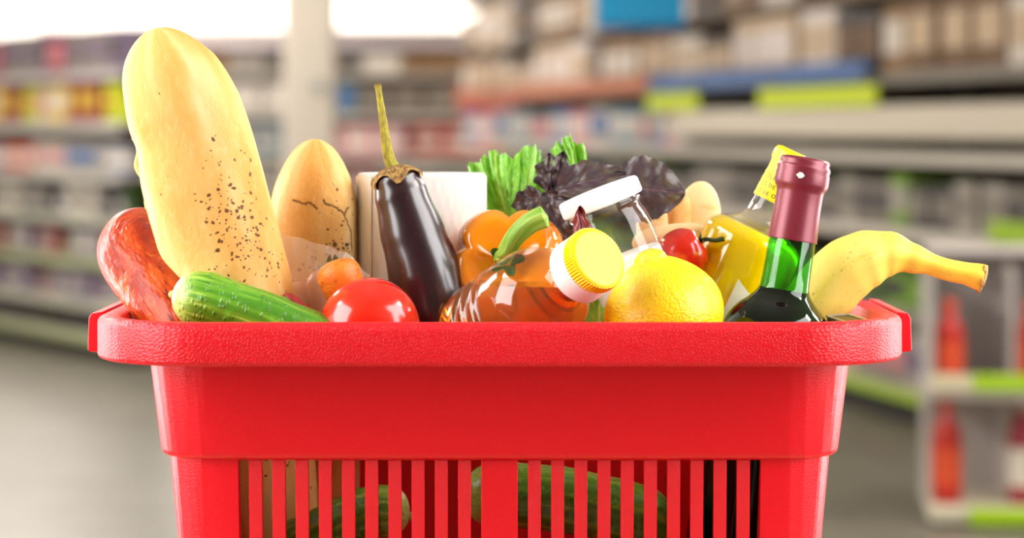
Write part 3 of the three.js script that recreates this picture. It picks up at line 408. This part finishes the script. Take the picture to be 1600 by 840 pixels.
// ---------------------------------------------------------------- lemon
{
  const pores = grayTexture(512, 512, (u, v) => { const [x, y, z] = ring3(u, v, 20, 48); return 0.6 + 0.55 * fbm(x, y, z, 3) + 0.3 * fbm(x * 2.3, y * 2.3, z * 2.3, 2); });
  const map = colorTexture(256, 256, (u, v) => mix3([255, 214, 0], [255, 232, 10], 0.5 + fbm(...ring3(u, v, 1.5, 5), 3)));
  const o = thing('lemon', 'big bright yellow lemon in front of the yellow oil bottle', 'lemon'), R = 0.0376;
  const top = at(1012, 389, -0.082), bottom = at(1056, 590, -0.088);
  part(o, 'peel', sweep([top, top.clone().lerp(bottom, 0.5).add(V(0.0012, 0, 0)), bottom], (t, a) => { const s = Math.sin(Math.PI * clamp(0.09 + 0.82 * t)); const body = R * Math.pow(clamp(Math.sin(Math.PI * clamp((t - 0.055) / 0.89))), 0.56), nub = 0.0105 * ends(t, 0.09, 0.09); return Math.max(nub * (t < 0.14 || t > 0.86 ? 1 : 0), body) * (1 + 0.01 * Math.sin(a * 4 + 2) + 0.008 * fbm(Math.cos(a) * 2, Math.sin(a) * 2, t * 4, 2)); }, { nA: 72, nL: 90 }), mat({ map, bumpMap: pores, bumpScale: 0.0014, roughness: 0.36, clearcoat: 0.25, clearcoatRoughness: 0.25 }));
}
// ---------------------------------------------------------------- folded flat bread
{
  const crumb = mat({ map: colorTexture(256, 256, (u, v) => mix3(mix3([246, 204, 144], [250, 220, 170], 0.5 + fbm(u * 4, v * 4, 1, 3)), [236, 168, 92], smooth(0.12, 0.4, fbm(u * 2, v * 7, 6, 3)) * 0.7)), roughness: 0.7 });
  const o = thing('folded_flatbread', 'pale peach folded flat bread behind the small red tomato', 'bread');
  const crust = mat({ map: colorTexture(128, 128, (u, v) => mix3([228, 158, 84], [242, 192, 122], 0.5 + fbm(u * 4, v * 9, 3, 3))), roughness: 0.7 });
  const lobe = (name, pts, r, thick, front) => part(o, name, sweep(pts, (t, a) => r(t) * (1 + 0.03 * Math.sin(a * 2 + 1)), { nA: 36, nL: 40, flat: thick, front: front ?? V(0, 0, 1) }), front ? crust : crumb);
  lobe('fold', [at(1078, 500, -0.252), at(1085, 400, -0.252), at(1092, 330, -0.252), at(1098, 283, -0.252)], (t) => 0.0165 * ends(t, 0.1, 0.34) * (0.85 + 0.2 * t), 0.32);
  lobe('fold', [at(1056, 500, -0.242), at(1058, 400, -0.242), at(1066, 300, -0.240)], (t) => 0.0085 * ends(t, 0.1, 0.2), 0.5, V(0.5, 0, 1));
  lobe('fold', [at(1022, 500, -0.236), at(1020, 400, -0.236), at(1018, 306, -0.236)], (t) => 0.011 * ends(t, 0.1, 0.2), 0.4);
  lobe('fold', [at(1040, 500, -0.246), at(1042, 400, -0.246), at(1046, 300, -0.244)], (t) => 0.0095 * ends(t, 0.1, 0.2), 0.4, V(-0.4, 0, 1));
  lobe('fold', [at(988, 384, -0.2), at(1028, 372, -0.2), at(1072, 366, -0.205), at(1108, 370, -0.21)], (t) => 0.008 * ends(t, 0.2, 0.2), 1.3);
}
// ---------------------------------------------------------------- yellow oil bottle in glass
{
  const top = at(1245, 238, -0.19), ax = V(0.43, 0.895, 0.03).normalize(), o = thing('olive_oil_bottle', 'tilted glass bottle of yellow oil with a yellow neck foil', 'bottle');
  const glass = mat({ color: 0xffffff, transmission: 1, thickness: 0, roughness: 0.02, ior: 1.5, side: THREE.DoubleSide });
  const wall = [[0.0125, -0.002], [0.0125, -0.030], [0.0132, -0.044], [0.0165, -0.052], [0.0285, -0.0585], [0.0335, -0.064], [0.0345, -0.072], [0.0345, -0.17], [0.031, -0.176], [0, -0.176]];
  const curve = new THREE.SplineCurve(wall.slice(1, 7).map(([r, y]) => new THREE.Vector2(r, y))).getPoints(40).map((p) => [p.x, p.y]);
  part(o, 'glass', turned(lathe([wall[0], ...curve, ...wall.slice(7)].reverse(), 72), top, ax), glass);
  part(o, 'oil', turned(lathe([[0, -0.0575], ...curve.filter(([, y]) => y < -0.0575).map(([r, y]) => [r - 0.0012, y]), [0.0333, -0.169], [0.0300, -0.1745], [0, -0.1745]].reverse(), 72), top, ax), mat({ color: 0xffe000, transmission: 0.22, thickness: 0.05, roughness: 0.02, ior: 1.4, attenuationColor: new THREE.Color(0xffe040), attenuationDistance: 0.08 }));
  const c = document.createElement('canvas'); c.width = 1024; c.height = 256; const x = c.getContext('2d'); x.fillStyle = '#ffe600'; x.fillRect(0, 0, 1024, 256); x.fillStyle = '#5c4e00'; x.fillRect(0, 8, 1024, 3); x.fillRect(0, 246, 1024, 3); x.font = 'bold 54px sans-serif'; x.textBaseline = 'middle';
  for (const [k, words] of ['OLIO DE OLIVA ', 'DE OLIVA OLIO ', 'OLIVA OLIO DE '].entries()) for (let i = -1; i < 4; i++) x.fillText(words, i * 402 + k * 60, 52 + k * 76);
  const print = new THREE.CanvasTexture(c); print.colorSpace = THREE.SRGBColorSpace; print.wrapS = THREE.RepeatWrapping;
  const yellow = mat({ color: 0xffe600, roughness: 0.42, clearcoat: 0.2 });
  const foil = part(o, 'neck_foil', turned(lathe([[0, 0.0], [0.0105, 0.0], [0.0132, -0.0008], [0.0142, -0.003], [0.0142, -0.0085], [0.0130, -0.0105], [0.0130, -0.018]].reverse(), 48), top, ax), yellow);
  part(o, 'neck_label', turned(lathe([[0.0133, -0.018], [0.0141, -0.0365]].reverse(), 48), top, ax, 0.3), mat({ map: print, roughness: 0.5 }));
  const lab = grid(30, 6, (u, v) => { const a = mix(-0.95, 0.95, u), y = -0.090 - v * 0.065 - 0.012 * Math.cos(a * 1.6); return V(Math.sin(a) * 0.0352, y, Math.cos(a) * 0.0352); });
  part(o, 'body_label', turned(lab, top, ax, 0.9), mat({ color: 0xf6ecdc, roughness: 0.6, side: THREE.DoubleSide }), 'plain cream label');
}
// ---------------------------------------------------------------- wine bottle
{
  const top = at(1259, 246, -0.125), ax = V(0.165, 0.985, -0.03).normalize(), o = thing('wine_bottle', 'green glass bottle of dark wine with a maroon capsule', 'bottle');
  const green = mat({ color: 0x76dc30, transmission: 1, thickness: 0, roughness: 0.02, ior: 1.5, side: THREE.DoubleSide });
  const wall = [[0.0135, -0.004], [0.0140, -0.03], [0.0150, -0.056], [0.0156, -0.080], [0.0170, -0.087], [0.0215, -0.0925], [0.0275, -0.098], [0.0325, -0.105], [0.0352, -0.114], [0.0362, -0.126], [0.0364, -0.14]];
  const curve = new THREE.SplineCurve(wall.map(([r, y]) => new THREE.Vector2(r, y))).getPoints(70).map((p) => [p.x, p.y]);
  part(o, 'glass', turned(lathe([...curve, [0.0364, -0.285], [0.0335, -0.292], [0, -0.292]].reverse(), 72), top, ax), green);
  part(o, 'wine', turned(lathe([[0, -0.0855], ...curve.filter(([, y]) => y < -0.0855).map(([r, y]) => [r - 0.0006, y]), [0.0356, -0.284], [0.0325, -0.2905], [0, -0.2905]].reverse(), 72), top, ax), mat({ color: 0x0a0506, roughness: 0.4, specularIntensity: 0.15 }));
  const foil = [[0, 0.0], [0.0118, 0.0], [0.0150, -0.0008], [0.0163, -0.0022], [0.0158, -0.0042], [0.0168, -0.0055], [0.0173, -0.0072], [0.0168, -0.0092], [0.0173, -0.0108], [0.0174, -0.0165], [0.0168, -0.0190], [0.0156, -0.0205], [0.0151, -0.023], [0.0150, -0.032], [0.0158, -0.0525], [0.0160, -0.0535], [0.0157, -0.0536]];
  part(o, 'capsule', turned(lathe(foil.slice().reverse(), 72), top, ax), mat({ map: colorTexture(256, 128, (u, v) => mix3([120, 34, 50], [134, 42, 58], 0.5 + fbm(...ring3(u, v, 2, 3), 3))), roughness: 0.36, metalness: 0.25, clearcoat: 0.3, clearcoatRoughness: 0.3 }));
  part(o, 'chipped_foil', turned(grid(10, 6, (u, v) => { const a = mix(-0.34, -0.02, u), w = Math.sin(Math.PI * u); return V(Math.sin(a) * 0.0176, -0.0122 + 0.002 * (v - 0.5) * 2 * w * (1 + 0.6 * n3(u * 7, 1, 2)), Math.cos(a) * 0.0176); }), top, ax), mat({ color: 0xeee6e4, roughness: 0.5, side: THREE.DoubleSide }));
}
// ---------------------------------------------------------------- banana
{
  const z = -0.168, pts = [at(1222, 610, z - 0.014), at(1234, 545, z - 0.011), at(1280, 468, z - 0.004), at(1330, 417, z), at(1388, 397, z), at(1436, 407, z), at(1478, 421, z), at(1512, 428, z), at(1534, 434, z)];
  const R = table([[0, 0.009], [0.12, 0.0175], [0.34, 0.0212], [0.5, 0.0206], [0.58, 0.0188], [0.66, 0.0148], [0.74, 0.0098], [0.82, 0.0070], [0.93, 0.0072], [1, 0.0088]]);
  const map = colorTexture(512, 1024, (u, v) => { const [x, y, z2] = ring3(u, v, 1, 7), a = u * 2 * Math.PI, rib = Math.exp(-((Math.sin(a * 2.5 + 0.5) / 0.16) ** 2)) * 0.5; let c = mix3([250, 216, 92], [254, 232, 130], 0.5 + fbm(x, y, z2 * 0.7, 3)); c = mix3(c, [246, 196, 50], smooth(0.55, 0.75, v) * 0.6 + rib * 0.35); c = mix3(c, [208, 150, 50], smooth(0.3, 0.5, fbm(x * 5, y * 5, z2 * 1.6, 3)) * 0.6); return mix3(c, [110, 76, 36], smooth(0.36, 0.44, fbm(x * 24, y * 24, z2 * 14, 2)) * 0.9); });
  const o = thing('banana', 'ripe yellow banana reaching out over the basket rim', 'banana');
  const g = sweep(pts, (t, a) => R(t) * (1 + 0.03 * Math.cos(a * 5 + 0.8)) * ends(t, 0.03, 0.004), { nA: 60, nL: 110 });
  part(o, 'peel', g, mat({ map, roughness: 0.46, specularIntensity: 0.6, bumpMap: grayTexture(128, 256, (u, v) => 0.5 + 0.5 * fbm(...ring3(u, v, 2, 14), 3)), bumpScale: 0.0003 }));
  const tip = pts[8], dir = tip.clone().sub(pts[7]).normalize();
  part(o, 'stem_end', turned(grid(26, 8, (u, v) => { const a = u * 2 * Math.PI, r = 0.0091 * (1 - v * v) * (1 + 0.12 * Math.cos(a * 5) + 0.1 * n3(Math.cos(a) * 3, Math.sin(a) * 3, 2)); return V(r * Math.cos(a), 0.0016 * (1 - Math.abs(v - 0.4)) + 0.0009 * n3(r * 700, a, 3) - 0.002 * (v < 0.1 ? 1 : 0), -r * Math.sin(a)); }, true), tip, dir), mat({ map: colorTexture(64, 64, (u, v) => mix3([216, 172, 96], [112, 70, 34], smooth(-0.1, 0.3, fbm(...ring3(u, v, 4, 6), 3)))), roughness: 0.85 }));
}
// ---------------------------------------------------------------- flat metal tin beside the banana
{
  const o = thing('metal_tin', 'small flat metal tin with a rolled edge tucked under the banana', 'tin', undefined, V(0.2122, EYE - 0.1262, -0.098)); o.rotation.set(0.02, 0.16, 0.05);
  const tinMetal = mat({ color: 0xd8cfbc, metalness: 0.85, roughness: 0.3 });
  part(o, 'can_body', rbox(0.0155, 0.012, 0.05, 0.002), mat({ color: 0x5a4720, metalness: 0.4, roughness: 0.4 }));
  part(o, 'rolled_edge', new THREE.TubeGeometry(new THREE.CatmullRomCurve3([[-1, -1], [1, -1], [1, 1], [-1, 1]].map(([x, z]) => V(x * 0.0073, 0.0062, z * 0.0245)), true, 'catmullrom', 0.02), 80, 0.0009, 8, true), tinMetal);
}

// ---------------------------------------------------------------- the shop behind: racks and goods
const plainColors = new Map();
const plain = (hex, roughness = 0.6) => { const k = hex + '/' + roughness; if (!plainColors.has(k)) plainColors.set(k, mat({ color: hex, roughness })); return plainColors.get(k); };
const cartonBody = rbox(1, 1, 1, 0.03, 0, 0.5, 0, 1), cartonFront = rbox(0.8, 0.5, 0.03, 0.01, 0, 0.52, 0.503, 1), cartonTape = rbox(0.16, 0.02, 1.0, 0.008, 0, 1.0, 0, 1);
const bottleBody = lathe([[0, 0], [0.46, 0], [0.5, 0.03], [0.5, 0.6], [0.44, 0.7], [0.2, 0.82], [0.19, 0.9], [0, 0.9]], 16), bottleCap = lathe([[0.24, 0.88], [0.24, 0.99], [0.2, 1], [0, 1]], 14), bottleBand = lathe([[0.508, 0.16], [0.508, 0.52]], 16);
const tubBody = lathe([[0, 0], [0.42, 0], [0.5, 0.86], [0.5, 0.88], [0, 0.88]], 18), tubLid = lathe([[0.53, 0.86], [0.53, 0.96], [0.48, 1], [0, 1]], 18), tubBand = lathe([[0.45, 0.2], [0.492, 0.7]], 18);
const prototypes = new Map();
function goods(kind, color, second, size, position, turn, label, group) {
  const key = [kind, color, second].join();
  let o;
  const name = { carton: 'cardboard_carton', pack: 'boxed_product', bottle: 'product_bottle', tub: 'product_tub' }[kind];
  if (!prototypes.has(key)) {
    o = new THREE.Group();
    if (kind === 'carton' || kind === 'pack') { part(o, 'body', cartonBody, plain(color)); part(o, 'label_panel', cartonFront, plain(second)); if (kind === 'carton') part(o, 'tape', cartonTape, plain(0xb59a6c)); }
    if (kind === 'bottle') { part(o, 'body', bottleBody, plain(color, 0.3)); part(o, 'cap', bottleCap, plain(second)); part(o, 'label_band', bottleBand, plain(second)); }
    if (kind === 'tub') { part(o, 'body', tubBody, plain(color, 0.4)); part(o, 'lid', tubLid, plain(second)); part(o, 'label_band', tubBand, plain(second)); }
    prototypes.set(key, o);
  }
  o = prototypes.get(key).clone();
  o.name = numbered(name); o.scale.set(...size); o.position.copy(position); o.rotation.y = turn; scene.add(o);
  return tag(o, label, { carton: 'box', pack: 'box', bottle: 'bottle', tub: 'tub' }[kind], group);
}
const colorWord = { 0x7a5a3c: 'brown', 0x9a7650: 'tan', 0xe8e0d6: 'white', 0x5a463a: 'dark brown', 0xd8bfa0: 'beige', 0xf2e8e4: 'pale pink', 0x2e4f86: 'blue', 0x3f6cae: 'mid blue', 0x7ba62e: 'green', 0x5c8a24: 'leaf green', 0xa8c93a: 'lime green', 0xc0281e: 'red', 0xe0502a: 'orange red', 0x4a4648: 'charcoal', 0x2c2a2c: 'black', 0x7c6c86: 'mauve', 0xe4c23a: 'yellow', 0xc4d620: 'lime yellow', 0x8c857c: 'grey', 0xb3aca4: 'light grey', 0x9a2a3a: 'wine red', 0xd8d2c6: 'cream', 0xd88a94: 'pink', 0x6a5a86: 'purple', 0x6a8c9c: 'grey blue' };
// a run of goods along a shelf: rack = its group, x from..to, y = shelf top, z = front edge, list of [kind, colour, second, w, h, d]
function stock(rack, from, to, y, z, kinds, seed, where, { gap = 0.008, scale = 1, start = 0 } = {}) {
  rack.updateMatrixWorld(); const r = rng(seed); let x = from + r() * 0.02, k = start, left = 0, spec = null;
  while (x < to) {
    if (left-- <= 0) { spec = kinds[k++ % kinds.length]; left = Math.floor(r() * 3); }
    const [kind, color, second, w, h, d] = spec, ww = w * scale; if (x + ww > to) break;
    const p = rack.localToWorld(V(x + ww / 2, y + 0.0015, z - d / 2 - 0.015 - r() * 0.015)), noun = { carton: 'carton', pack: 'packet', bottle: 'bottle', tub: 'tub' }[kind];
    goods(kind, color, second, kind === 'bottle' || kind === 'tub' ? [ww, h, Math.min(d, ww)] : [ww, h, d], p, rack.rotation.y, `${colorWord[color]} ${noun} with ${colorWord[second]} print on ${where}`, `${colorWord[color]} ${noun}s on ${where}`);
    x += ww + gap + (r() < 0.08 ? 0.06 : 0);
  }
}
function rackFrame(name, label, position, turn, length, depth, levels, height, colors) {
  const o = thing(name, label, 'shelf rack', undefined, position); o.rotation.y = turn;
  part(o, 'back_panel', rbox(length, height - 0.1, 0.03, 0.005, -length / 2, height / 2 + 0.05, -depth + 0.015), plain(colors.back, 0.8));
  part(o, 'base', rbox(length, 0.09, depth - 0.06, 0.006, -length / 2, 0.045, -depth / 2 - 0.03), plain(colors.base ?? 0x202020, 0.7));
  const n = Math.max(1, Math.round(length / 2.2));
  for (let k = 0; k <= n; k++) part(o, 'upright', rbox(0.05, height, 0.06, 0.006, -length * k / n + (k === 0 ? -0.025 : k === n ? 0.025 : 0), height / 2, -depth + 0.05), plain(colors.upright, 0.5));
  for (const [y, rail] of levels) { part(o, 'shelf_board', rbox(length, 0.025, depth - 0.03, 0.004, -length / 2, y - 0.0125, -depth / 2), plain(colors.board, 0.5)); part(o, 'price_rail', rbox(length, 0.045, 0.012, 0.003, -length / 2, y - 0.024, -0.006), plain(rail, 0.5)); }
  return o;
}
// the long rack that recedes on the banana's side
const longTurn = -Math.atan2(0.983, 0.1843);
const longRack = rackFrame('aisle_rack', 'long tall shop rack with brown cartons on top, receding along the aisle', V(1.784, 0, CAMZ - 9.8), longTurn, 11.77, 0.55, [[0.13, 0xa8c93a], [0.42, 0x8c857c], [0.74, 0xd8d2c6], [1.03, 0xd8d2c6], [1.335, 0x8c857c]], 2.5, { back: 0x6a6258, board: 0xc8c0b4, upright: 0x9a948a });
{
  const CART = [['carton', 0x9a7650, 0xe8e0d6, 0.3, 0.26, 0.38], ['carton', 0x7a5a3c, 0xd8bfa0, 0.34, 0.275, 0.38], ['carton', 0xe8e0d6, 0xd8bfa0, 0.28, 0.24, 0.38], ['carton', 0x5a463a, 0xd8bfa0, 0.3, 0.22, 0.38], ['carton', 0xd8bfa0, 0xf2e8e4, 0.34, 0.28, 0.38], ['carton', 0xf2e8e4, 0xd8bfa0, 0.26, 0.28, 0.38], ['carton', 0x4a4648, 0x7a5a3c, 0.3, 0.25, 0.38]];
  for (const y of [1.66, 1.97]) { part(longRack, 'shelf_board', rbox(11.77, 0.025, 0.52, 0.004, -5.885, y - 0.0125, -0.275), plain(0x8a7660)); }
  stock(longRack, -11.7, -0.04, 1.335, 0, CART, 3, 'the top shelf of the long rack'); stock(longRack, -11.7, -0.04, 1.66, 0, CART, 8, 'the storage level of the long rack', { start: 3 }); stock(longRack, -11.7, -0.04, 1.97, 0, CART, 15, 'the highest level of the long rack', { start: 5 });
  const header = (a, b, y, h, color, name, label) => part(longRack, name, rbox(b - a, h, 0.03, 0.005, (a + b) / 2, y, 0.02), plain(color, 0.5), label);
  header(-5.72, -2.02, 1.345, 0.085, 0x3a6cb0, 'header_board', 'blue header board'); header(-11.7, -5.77, 1.345, 0.09, 0xc46a36, 'header_board', 'rust brown header board');
  for (const [a, b] of [[-3.52, -1.82], [-5.67, -4.62]]) { const o = thing('promotion_board', b > -2 ? 'longer lime yellow price board hung from the blue header' : 'shorter lime yellow price board hung from the blue header', 'sign'); o.rotation.y = longTurn; o.position.copy(longRack.position); part(o, 'board', rbox(b - a, 0.085, 0.014, 0.003, (a + b) / 2, 1.247, 0.047), plain(0xdcf21a)); for (const t of [0.1, 0.9]) part(o, 'clip', rbox(0.03, 0.05, 0.012, 0.002, mix(a, b, t), 1.31, 0.046), plain(0x8c857c)); }
  { const o = thing('price_board', 'lime green price board on the middle shelf edge of the long rack', 'sign'); o.rotation.y = longTurn; o.position.copy(longRack.position); part(o, 'board', rbox(0.62, 0.075, 0.012, 0.003, -0.33, 0.765, 0.012), plain(0xa6d21a)); part(o, 'holder', rbox(0.62, 0.02, 0.008, 0.002, -0.33, 0.722, 0.006), plain(0x8c857c)); }
  header(-5.2, 0.0, 1.145, 0.125, 0xe6ddcb, 'fascia_board', 'beige fascia board');
  stock(longRack, -11.7, -5.25, 1.03, -0.02, [['pack', 0x3f6cae, 0xd8d2c6, 0.24, 0.2, 0.3], ['pack', 0xd88a94, 0xe8e0d6, 0.2, 0.19, 0.3], ['pack', 0xb3aca4, 0x3f6cae, 0.26, 0.21, 0.3], ['pack', 0x6a8c9c, 0xe8e0d6, 0.24, 0.2, 0.3], ['pack', 0x8c857c, 0xd88a94, 0.22, 0.17, 0.3]], 21, 'the eye level shelf of the long rack');
  stock(longRack, -11.7, -0.1, 0.74, -0.05, [['pack', 0x8c857c, 0x4a4648, 0.24, 0.17, 0.3], ['pack', 0x7ba62e, 0xb3aca4, 0.22, 0.2, 0.3], ['pack', 0x4a4648, 0x8c857c, 0.26, 0.16, 0.3], ['pack', 0xb3aca4, 0x8c857c, 0.22, 0.18, 0.3]], 31, 'the dim shelf of the long rack');
  stock(longRack, -11.7, -0.1, 0.42, -0.06, [['pack', 0x5c8a24, 0x7ba62e, 0.3, 0.13, 0.3], ['pack', 0x2c2a2c, 0x5c8a24, 0.26, 0.15, 0.3], ['pack', 0x7ba62e, 0x2c2a2c, 0.3, 0.14, 0.3]], 41, 'the green crate shelf of the long rack');
  stock(longRack, -11.7, -0.1, 0.13, -0.02, [['pack', 0x8c857c, 0xd88a94, 0.22, 0.21, 0.36], ['pack', 0xb3aca4, 0x7c6c86, 0.2, 0.2, 0.36], ['pack', 0xd8bfa0, 0x8c857c, 0.24, 0.2, 0.36]], 51, 'the lowest shelf of the long rack');
}
{ // blue board high on the rack
  const p = at(1000, 12, CAMZ - 14.2), o = thing('aisle_sign', 'plain bright blue board above the brown cartons', 'sign', undefined, V(p.x, p.y, p.z));
  part(o, 'board', rbox(0.42, 0.2, 0.02, 0.006, 0, 0.02, 0), plain(0x18b8ff, 0.4)); part(o, 'border', rbox(0.44, 0.022, 0.024, 0.004, 0, -0.09, 0), plain(0x3a78c0));
  for (const s of [-1, 1]) part(o, 'hanger', new THREE.CylinderGeometry(0.006, 0.006, HALL.h - p.y - 0.12, 8).translate(s * 0.16, (HALL.h - p.y + 0.12) / 2, 0), plain(0x8c857c));
}
// low promotion stand in white and lime, with red bottles
{
  const D = 8.45, p = at(1452, 820, CAMZ - D), o = thing('promotion_stand', 'low white display stand with lime edges holding red bottles', 'shelf rack', undefined, V(p.x, 0, p.z)); o.rotation.y = -0.1;
  const white = plain(0xd6d0cc, 0.5), lime = plain(0xa6d21a, 0.45), clear = mat({ color: 0xf4f4f6, transmission: 0.75, thickness: 0, roughness: 0.25, side: THREE.DoubleSide });
  part(o, 'floor_board', rbox(1.2, 0.04, 0.5, 0.006, 0.6, 0.035, -0.25), plain(0xcfc9b4)); part(o, 'lower_edge', rbox(1.09, 0.045, 0.02, 0.004, 0.655, 0.035, 0.012), lime);
  part(o, 'shelf_board', rbox(1.2, 0.03, 0.5, 0.006, 0.6, 0.375, -0.25), white); part(o, 'upper_edge', rbox(1.08, 0.045, 0.02, 0.004, 0.66, 0.408, 0.012), lime); part(o, 'cream_edge', rbox(0.12, 0.045, 0.02, 0.004, 0.06, 0.408, 0.012), plain(0xd8cfae));
  for (const x of [0.008, 0.235, 0.455, 0.69, 0.93, 1.18]) { part(o, 'post', rbox(0.03, 0.72, 0.03, 0.004, x, 0.38, -0.47), white); part(o, 'divider', rbox(0.012, 0.33, 0.44, 0.003, x, 0.56, -0.25), plain(0xbcb6b4)); }
  part(o, 'back_panel', rbox(1.2, 0.75, 0.015, 0.003, 0.6, 0.39, -0.495), plain(0xb8b2b0)); part(o, 'top_board', rbox(1.2, 0.02, 0.2, 0.004, 0.6, 0.765, -0.4), white);
  const redBottle = (x, y, z, h, w, color, where) => { o.updateMatrixWorld(); goods('bottle', color, color === 0xc0281e ? 0xe0502a : 0xd8d2c6, [w, h, w], o.localToWorld(V(x, y + 0.0015, z)), 0, where, 'red bottles on the white stand'); };
  for (const x of [0.06, 0.29, 0.52, 0.76, 1.0]) redBottle(x, 0.391, -0.12, 0.24, 0.085, 0xc0281e, 'tall red bottle on the upper shelf of the white stand');
  for (const x of [0.055, 0.27, 0.36, 0.5, 0.62, 0.8]) redBottle(x, 0.056, -0.14, 0.3, 0.085, x === 0.27 || x === 0.5 ? 0x9a2a3a : 0xc0281e, x === 0.27 || x === 0.5 ? 'wine red bottle on the floor board of the white stand' : 'bright red bottle on the floor board of the white stand');
}
// the rack on the sausage's side
const sideTurn = -Math.atan2(0.889, 0.458);
const sideRack = rackFrame('side_rack', 'grey shop rack with pale green posts and many small colourful goods', V(-1.85, 0, CAMZ - 14.2), sideTurn, 3.6, 0.32, [[0.12, 0xb8c294], [0.285, 0xc4c4b4], [0.49, 0xb8c294], [0.695, 0xc4c4b4], [0.905, 0xc8c4bc], [1.15, 0xd0ccc4], [1.40, 0xc8c0c4]], 1.6, { back: 0x8a8488, board: 0xb4b0a8, upright: 0xaab487, base: 0x1c1a1c });
{
  const S = (list) => list.map(([k, a, b, w, h]) => [k, a, b, w, h, 0.16]);
  stock(sideRack, -3.55, -0.06, 1.40, 0, S([['pack', 0x7c6c86, 0x4a4648, 0.16, 0.2], ['pack', 0x9a2a3a, 0xd88a94, 0.14, 0.16], ['pack', 0x8c857c, 0x7c6c86, 0.18, 0.2]]), 61, 'the top shelf of the side rack');
  stock(sideRack, -3.55, -0.06, 1.15, 0, S([['pack', 0xe4c23a, 0xe8e0d6, 0.15, 0.19], ['pack', 0x9a2a3a, 0xe4c23a, 0.12, 0.2], ['tub', 0x6a5a86, 0xe4c23a, 0.12, 0.12], ['pack', 0xc4d620, 0xe4c23a, 0.16, 0.19], ['pack', 0xd8bfa0, 0xd88a94, 0.14, 0.17]]), 62, 'the yellow shelf of the side rack');
  stock(sideRack, -3.55, -0.06, 0.905, 0, S([['pack', 0xb3aca4, 0x3f6cae, 0.16, 0.14], ['tub', 0x3f6cae, 0xe8e0d6, 0.12, 0.13], ['pack', 0xe0502a, 0xe8e0d6, 0.17, 0.13], ['pack', 0xd8d2c6, 0xd88a94, 0.15, 0.14]]), 63, 'the chest high shelf of the side rack');
  stock(sideRack, -3.55, -0.06, 0.695, 0, S([['bottle', 0x2e4f86, 0xe8e0d6, 0.08, 0.16], ['bottle', 0x5c8a24, 0x2c2a2c, 0.08, 0.15], ['pack', 0xd8d2c6, 0x8c857c, 0.14, 0.14], ['pack', 0x4a4648, 0xb3aca4, 0.14, 0.13]]), 64, 'the waist high shelf of the side rack');
  stock(sideRack, -3.55, -0.06, 0.49, 0, S([['pack', 0x7c6c86, 0xd8d2c6, 0.13, 0.13], ['tub', 0x4a4648, 0x7ba62e, 0.11, 0.12], ['pack', 0x9a2a3a, 0xb3aca4, 0.13, 0.12], ['bottle', 0x6a5a86, 0x7ba62e, 0.075, 0.15]]), 65, 'the knee high shelf of the side rack');
  stock(sideRack, -3.55, -0.06, 0.285, 0, S([['pack', 0xb3aca4, 0x7c6c86, 0.14, 0.12], ['pack', 0x6a5a86, 0xb3aca4, 0.13, 0.13], ['tub', 0xd88a94, 0x8c857c, 0.12, 0.11]]), 66, 'the low shelf of the side rack');
}
// shelves along the far wall
const wallRack = rackFrame('far_rack', 'wide far shelf rack by the back wall, beyond the pillar', V(4.2, 0, HALL.z0 + 4.2), 0, 8.6, 0.5, [[0.13, 0xb3aca4], [0.5, 0xb3aca4], [0.88, 0xd8d2c6], [1.25, 0xd8d2c6], [1.62, 0xb3aca4], [1.9, 0xcabfd0]], 2.04, { back: 0x9c9490, board: 0xcac2bc, upright: 0xb3aca4 });
{
  const WHERE = ['the eye level shelf of the far rack', 'the upper shelf of the far rack', 'the middle shelf of the far rack', 'the lower shelf of the far rack'];
  stock(wallRack, -8.5, 0, 1.25, 0, [['pack', 0xc0281e, 0xd88a94, 0.26, 0.28, 0.3], ['pack', 0x4a4648, 0x9a2a3a, 0.24, 0.26, 0.3], ['pack', 0x8c857c, 0xb3aca4, 0.3, 0.3, 0.3], ['pack', 0xb3aca4, 0xe8e0d6, 0.3, 0.28, 0.3], ['pack', 0xe0502a, 0xd88a94, 0.26, 0.26, 0.3], ['pack', 0x6a8c9c, 0x3f6cae, 0.28, 0.28, 0.3], ['pack', 0x5a463a, 0x8c857c, 0.3, 0.27, 0.3]], 71, WHERE[0]);
  stock(wallRack, -8.5, 0, 1.62, 0, [['pack', 0x8c857c, 0x4a4648, 0.3, 0.2, 0.3], ['pack', 0xd8d2c6, 0xe8e0d6, 0.34, 0.18, 0.3], ['pack', 0x9a7650, 0x7a5a3c, 0.34, 0.2, 0.3], ['pack', 0xb3aca4, 0x8c857c, 0.3, 0.2, 0.3]], 72, WHERE[1]);
  stock(wallRack, -8.5, 0, 0.88, 0, [['pack', 0xc0281e, 0xb3aca4, 0.28, 0.26, 0.3], ['pack', 0xb3aca4, 0x6a8c9c, 0.3, 0.28, 0.3], ['pack', 0x8c857c, 0xd8d2c6, 0.3, 0.27, 0.3], ['pack', 0x6a8c9c, 0xb3aca4, 0.26, 0.26, 0.3], ['pack', 0xd88a94, 0xe8e0d6, 0.28, 0.25, 0.3]], 73, WHERE[2], { start: 1 });
  stock(wallRack, -8.5, 0, 0.5, 0, [['pack', 0x8c857c, 0xb3aca4, 0.3, 0.26, 0.3], ['pack', 0x9a2a3a, 0xb3aca4, 0.28, 0.26, 0.3], ['pack', 0xb3aca4, 0x8c857c, 0.3, 0.27, 0.3]], 74, WHERE[3]);
}

renderer.render(scene, camera);
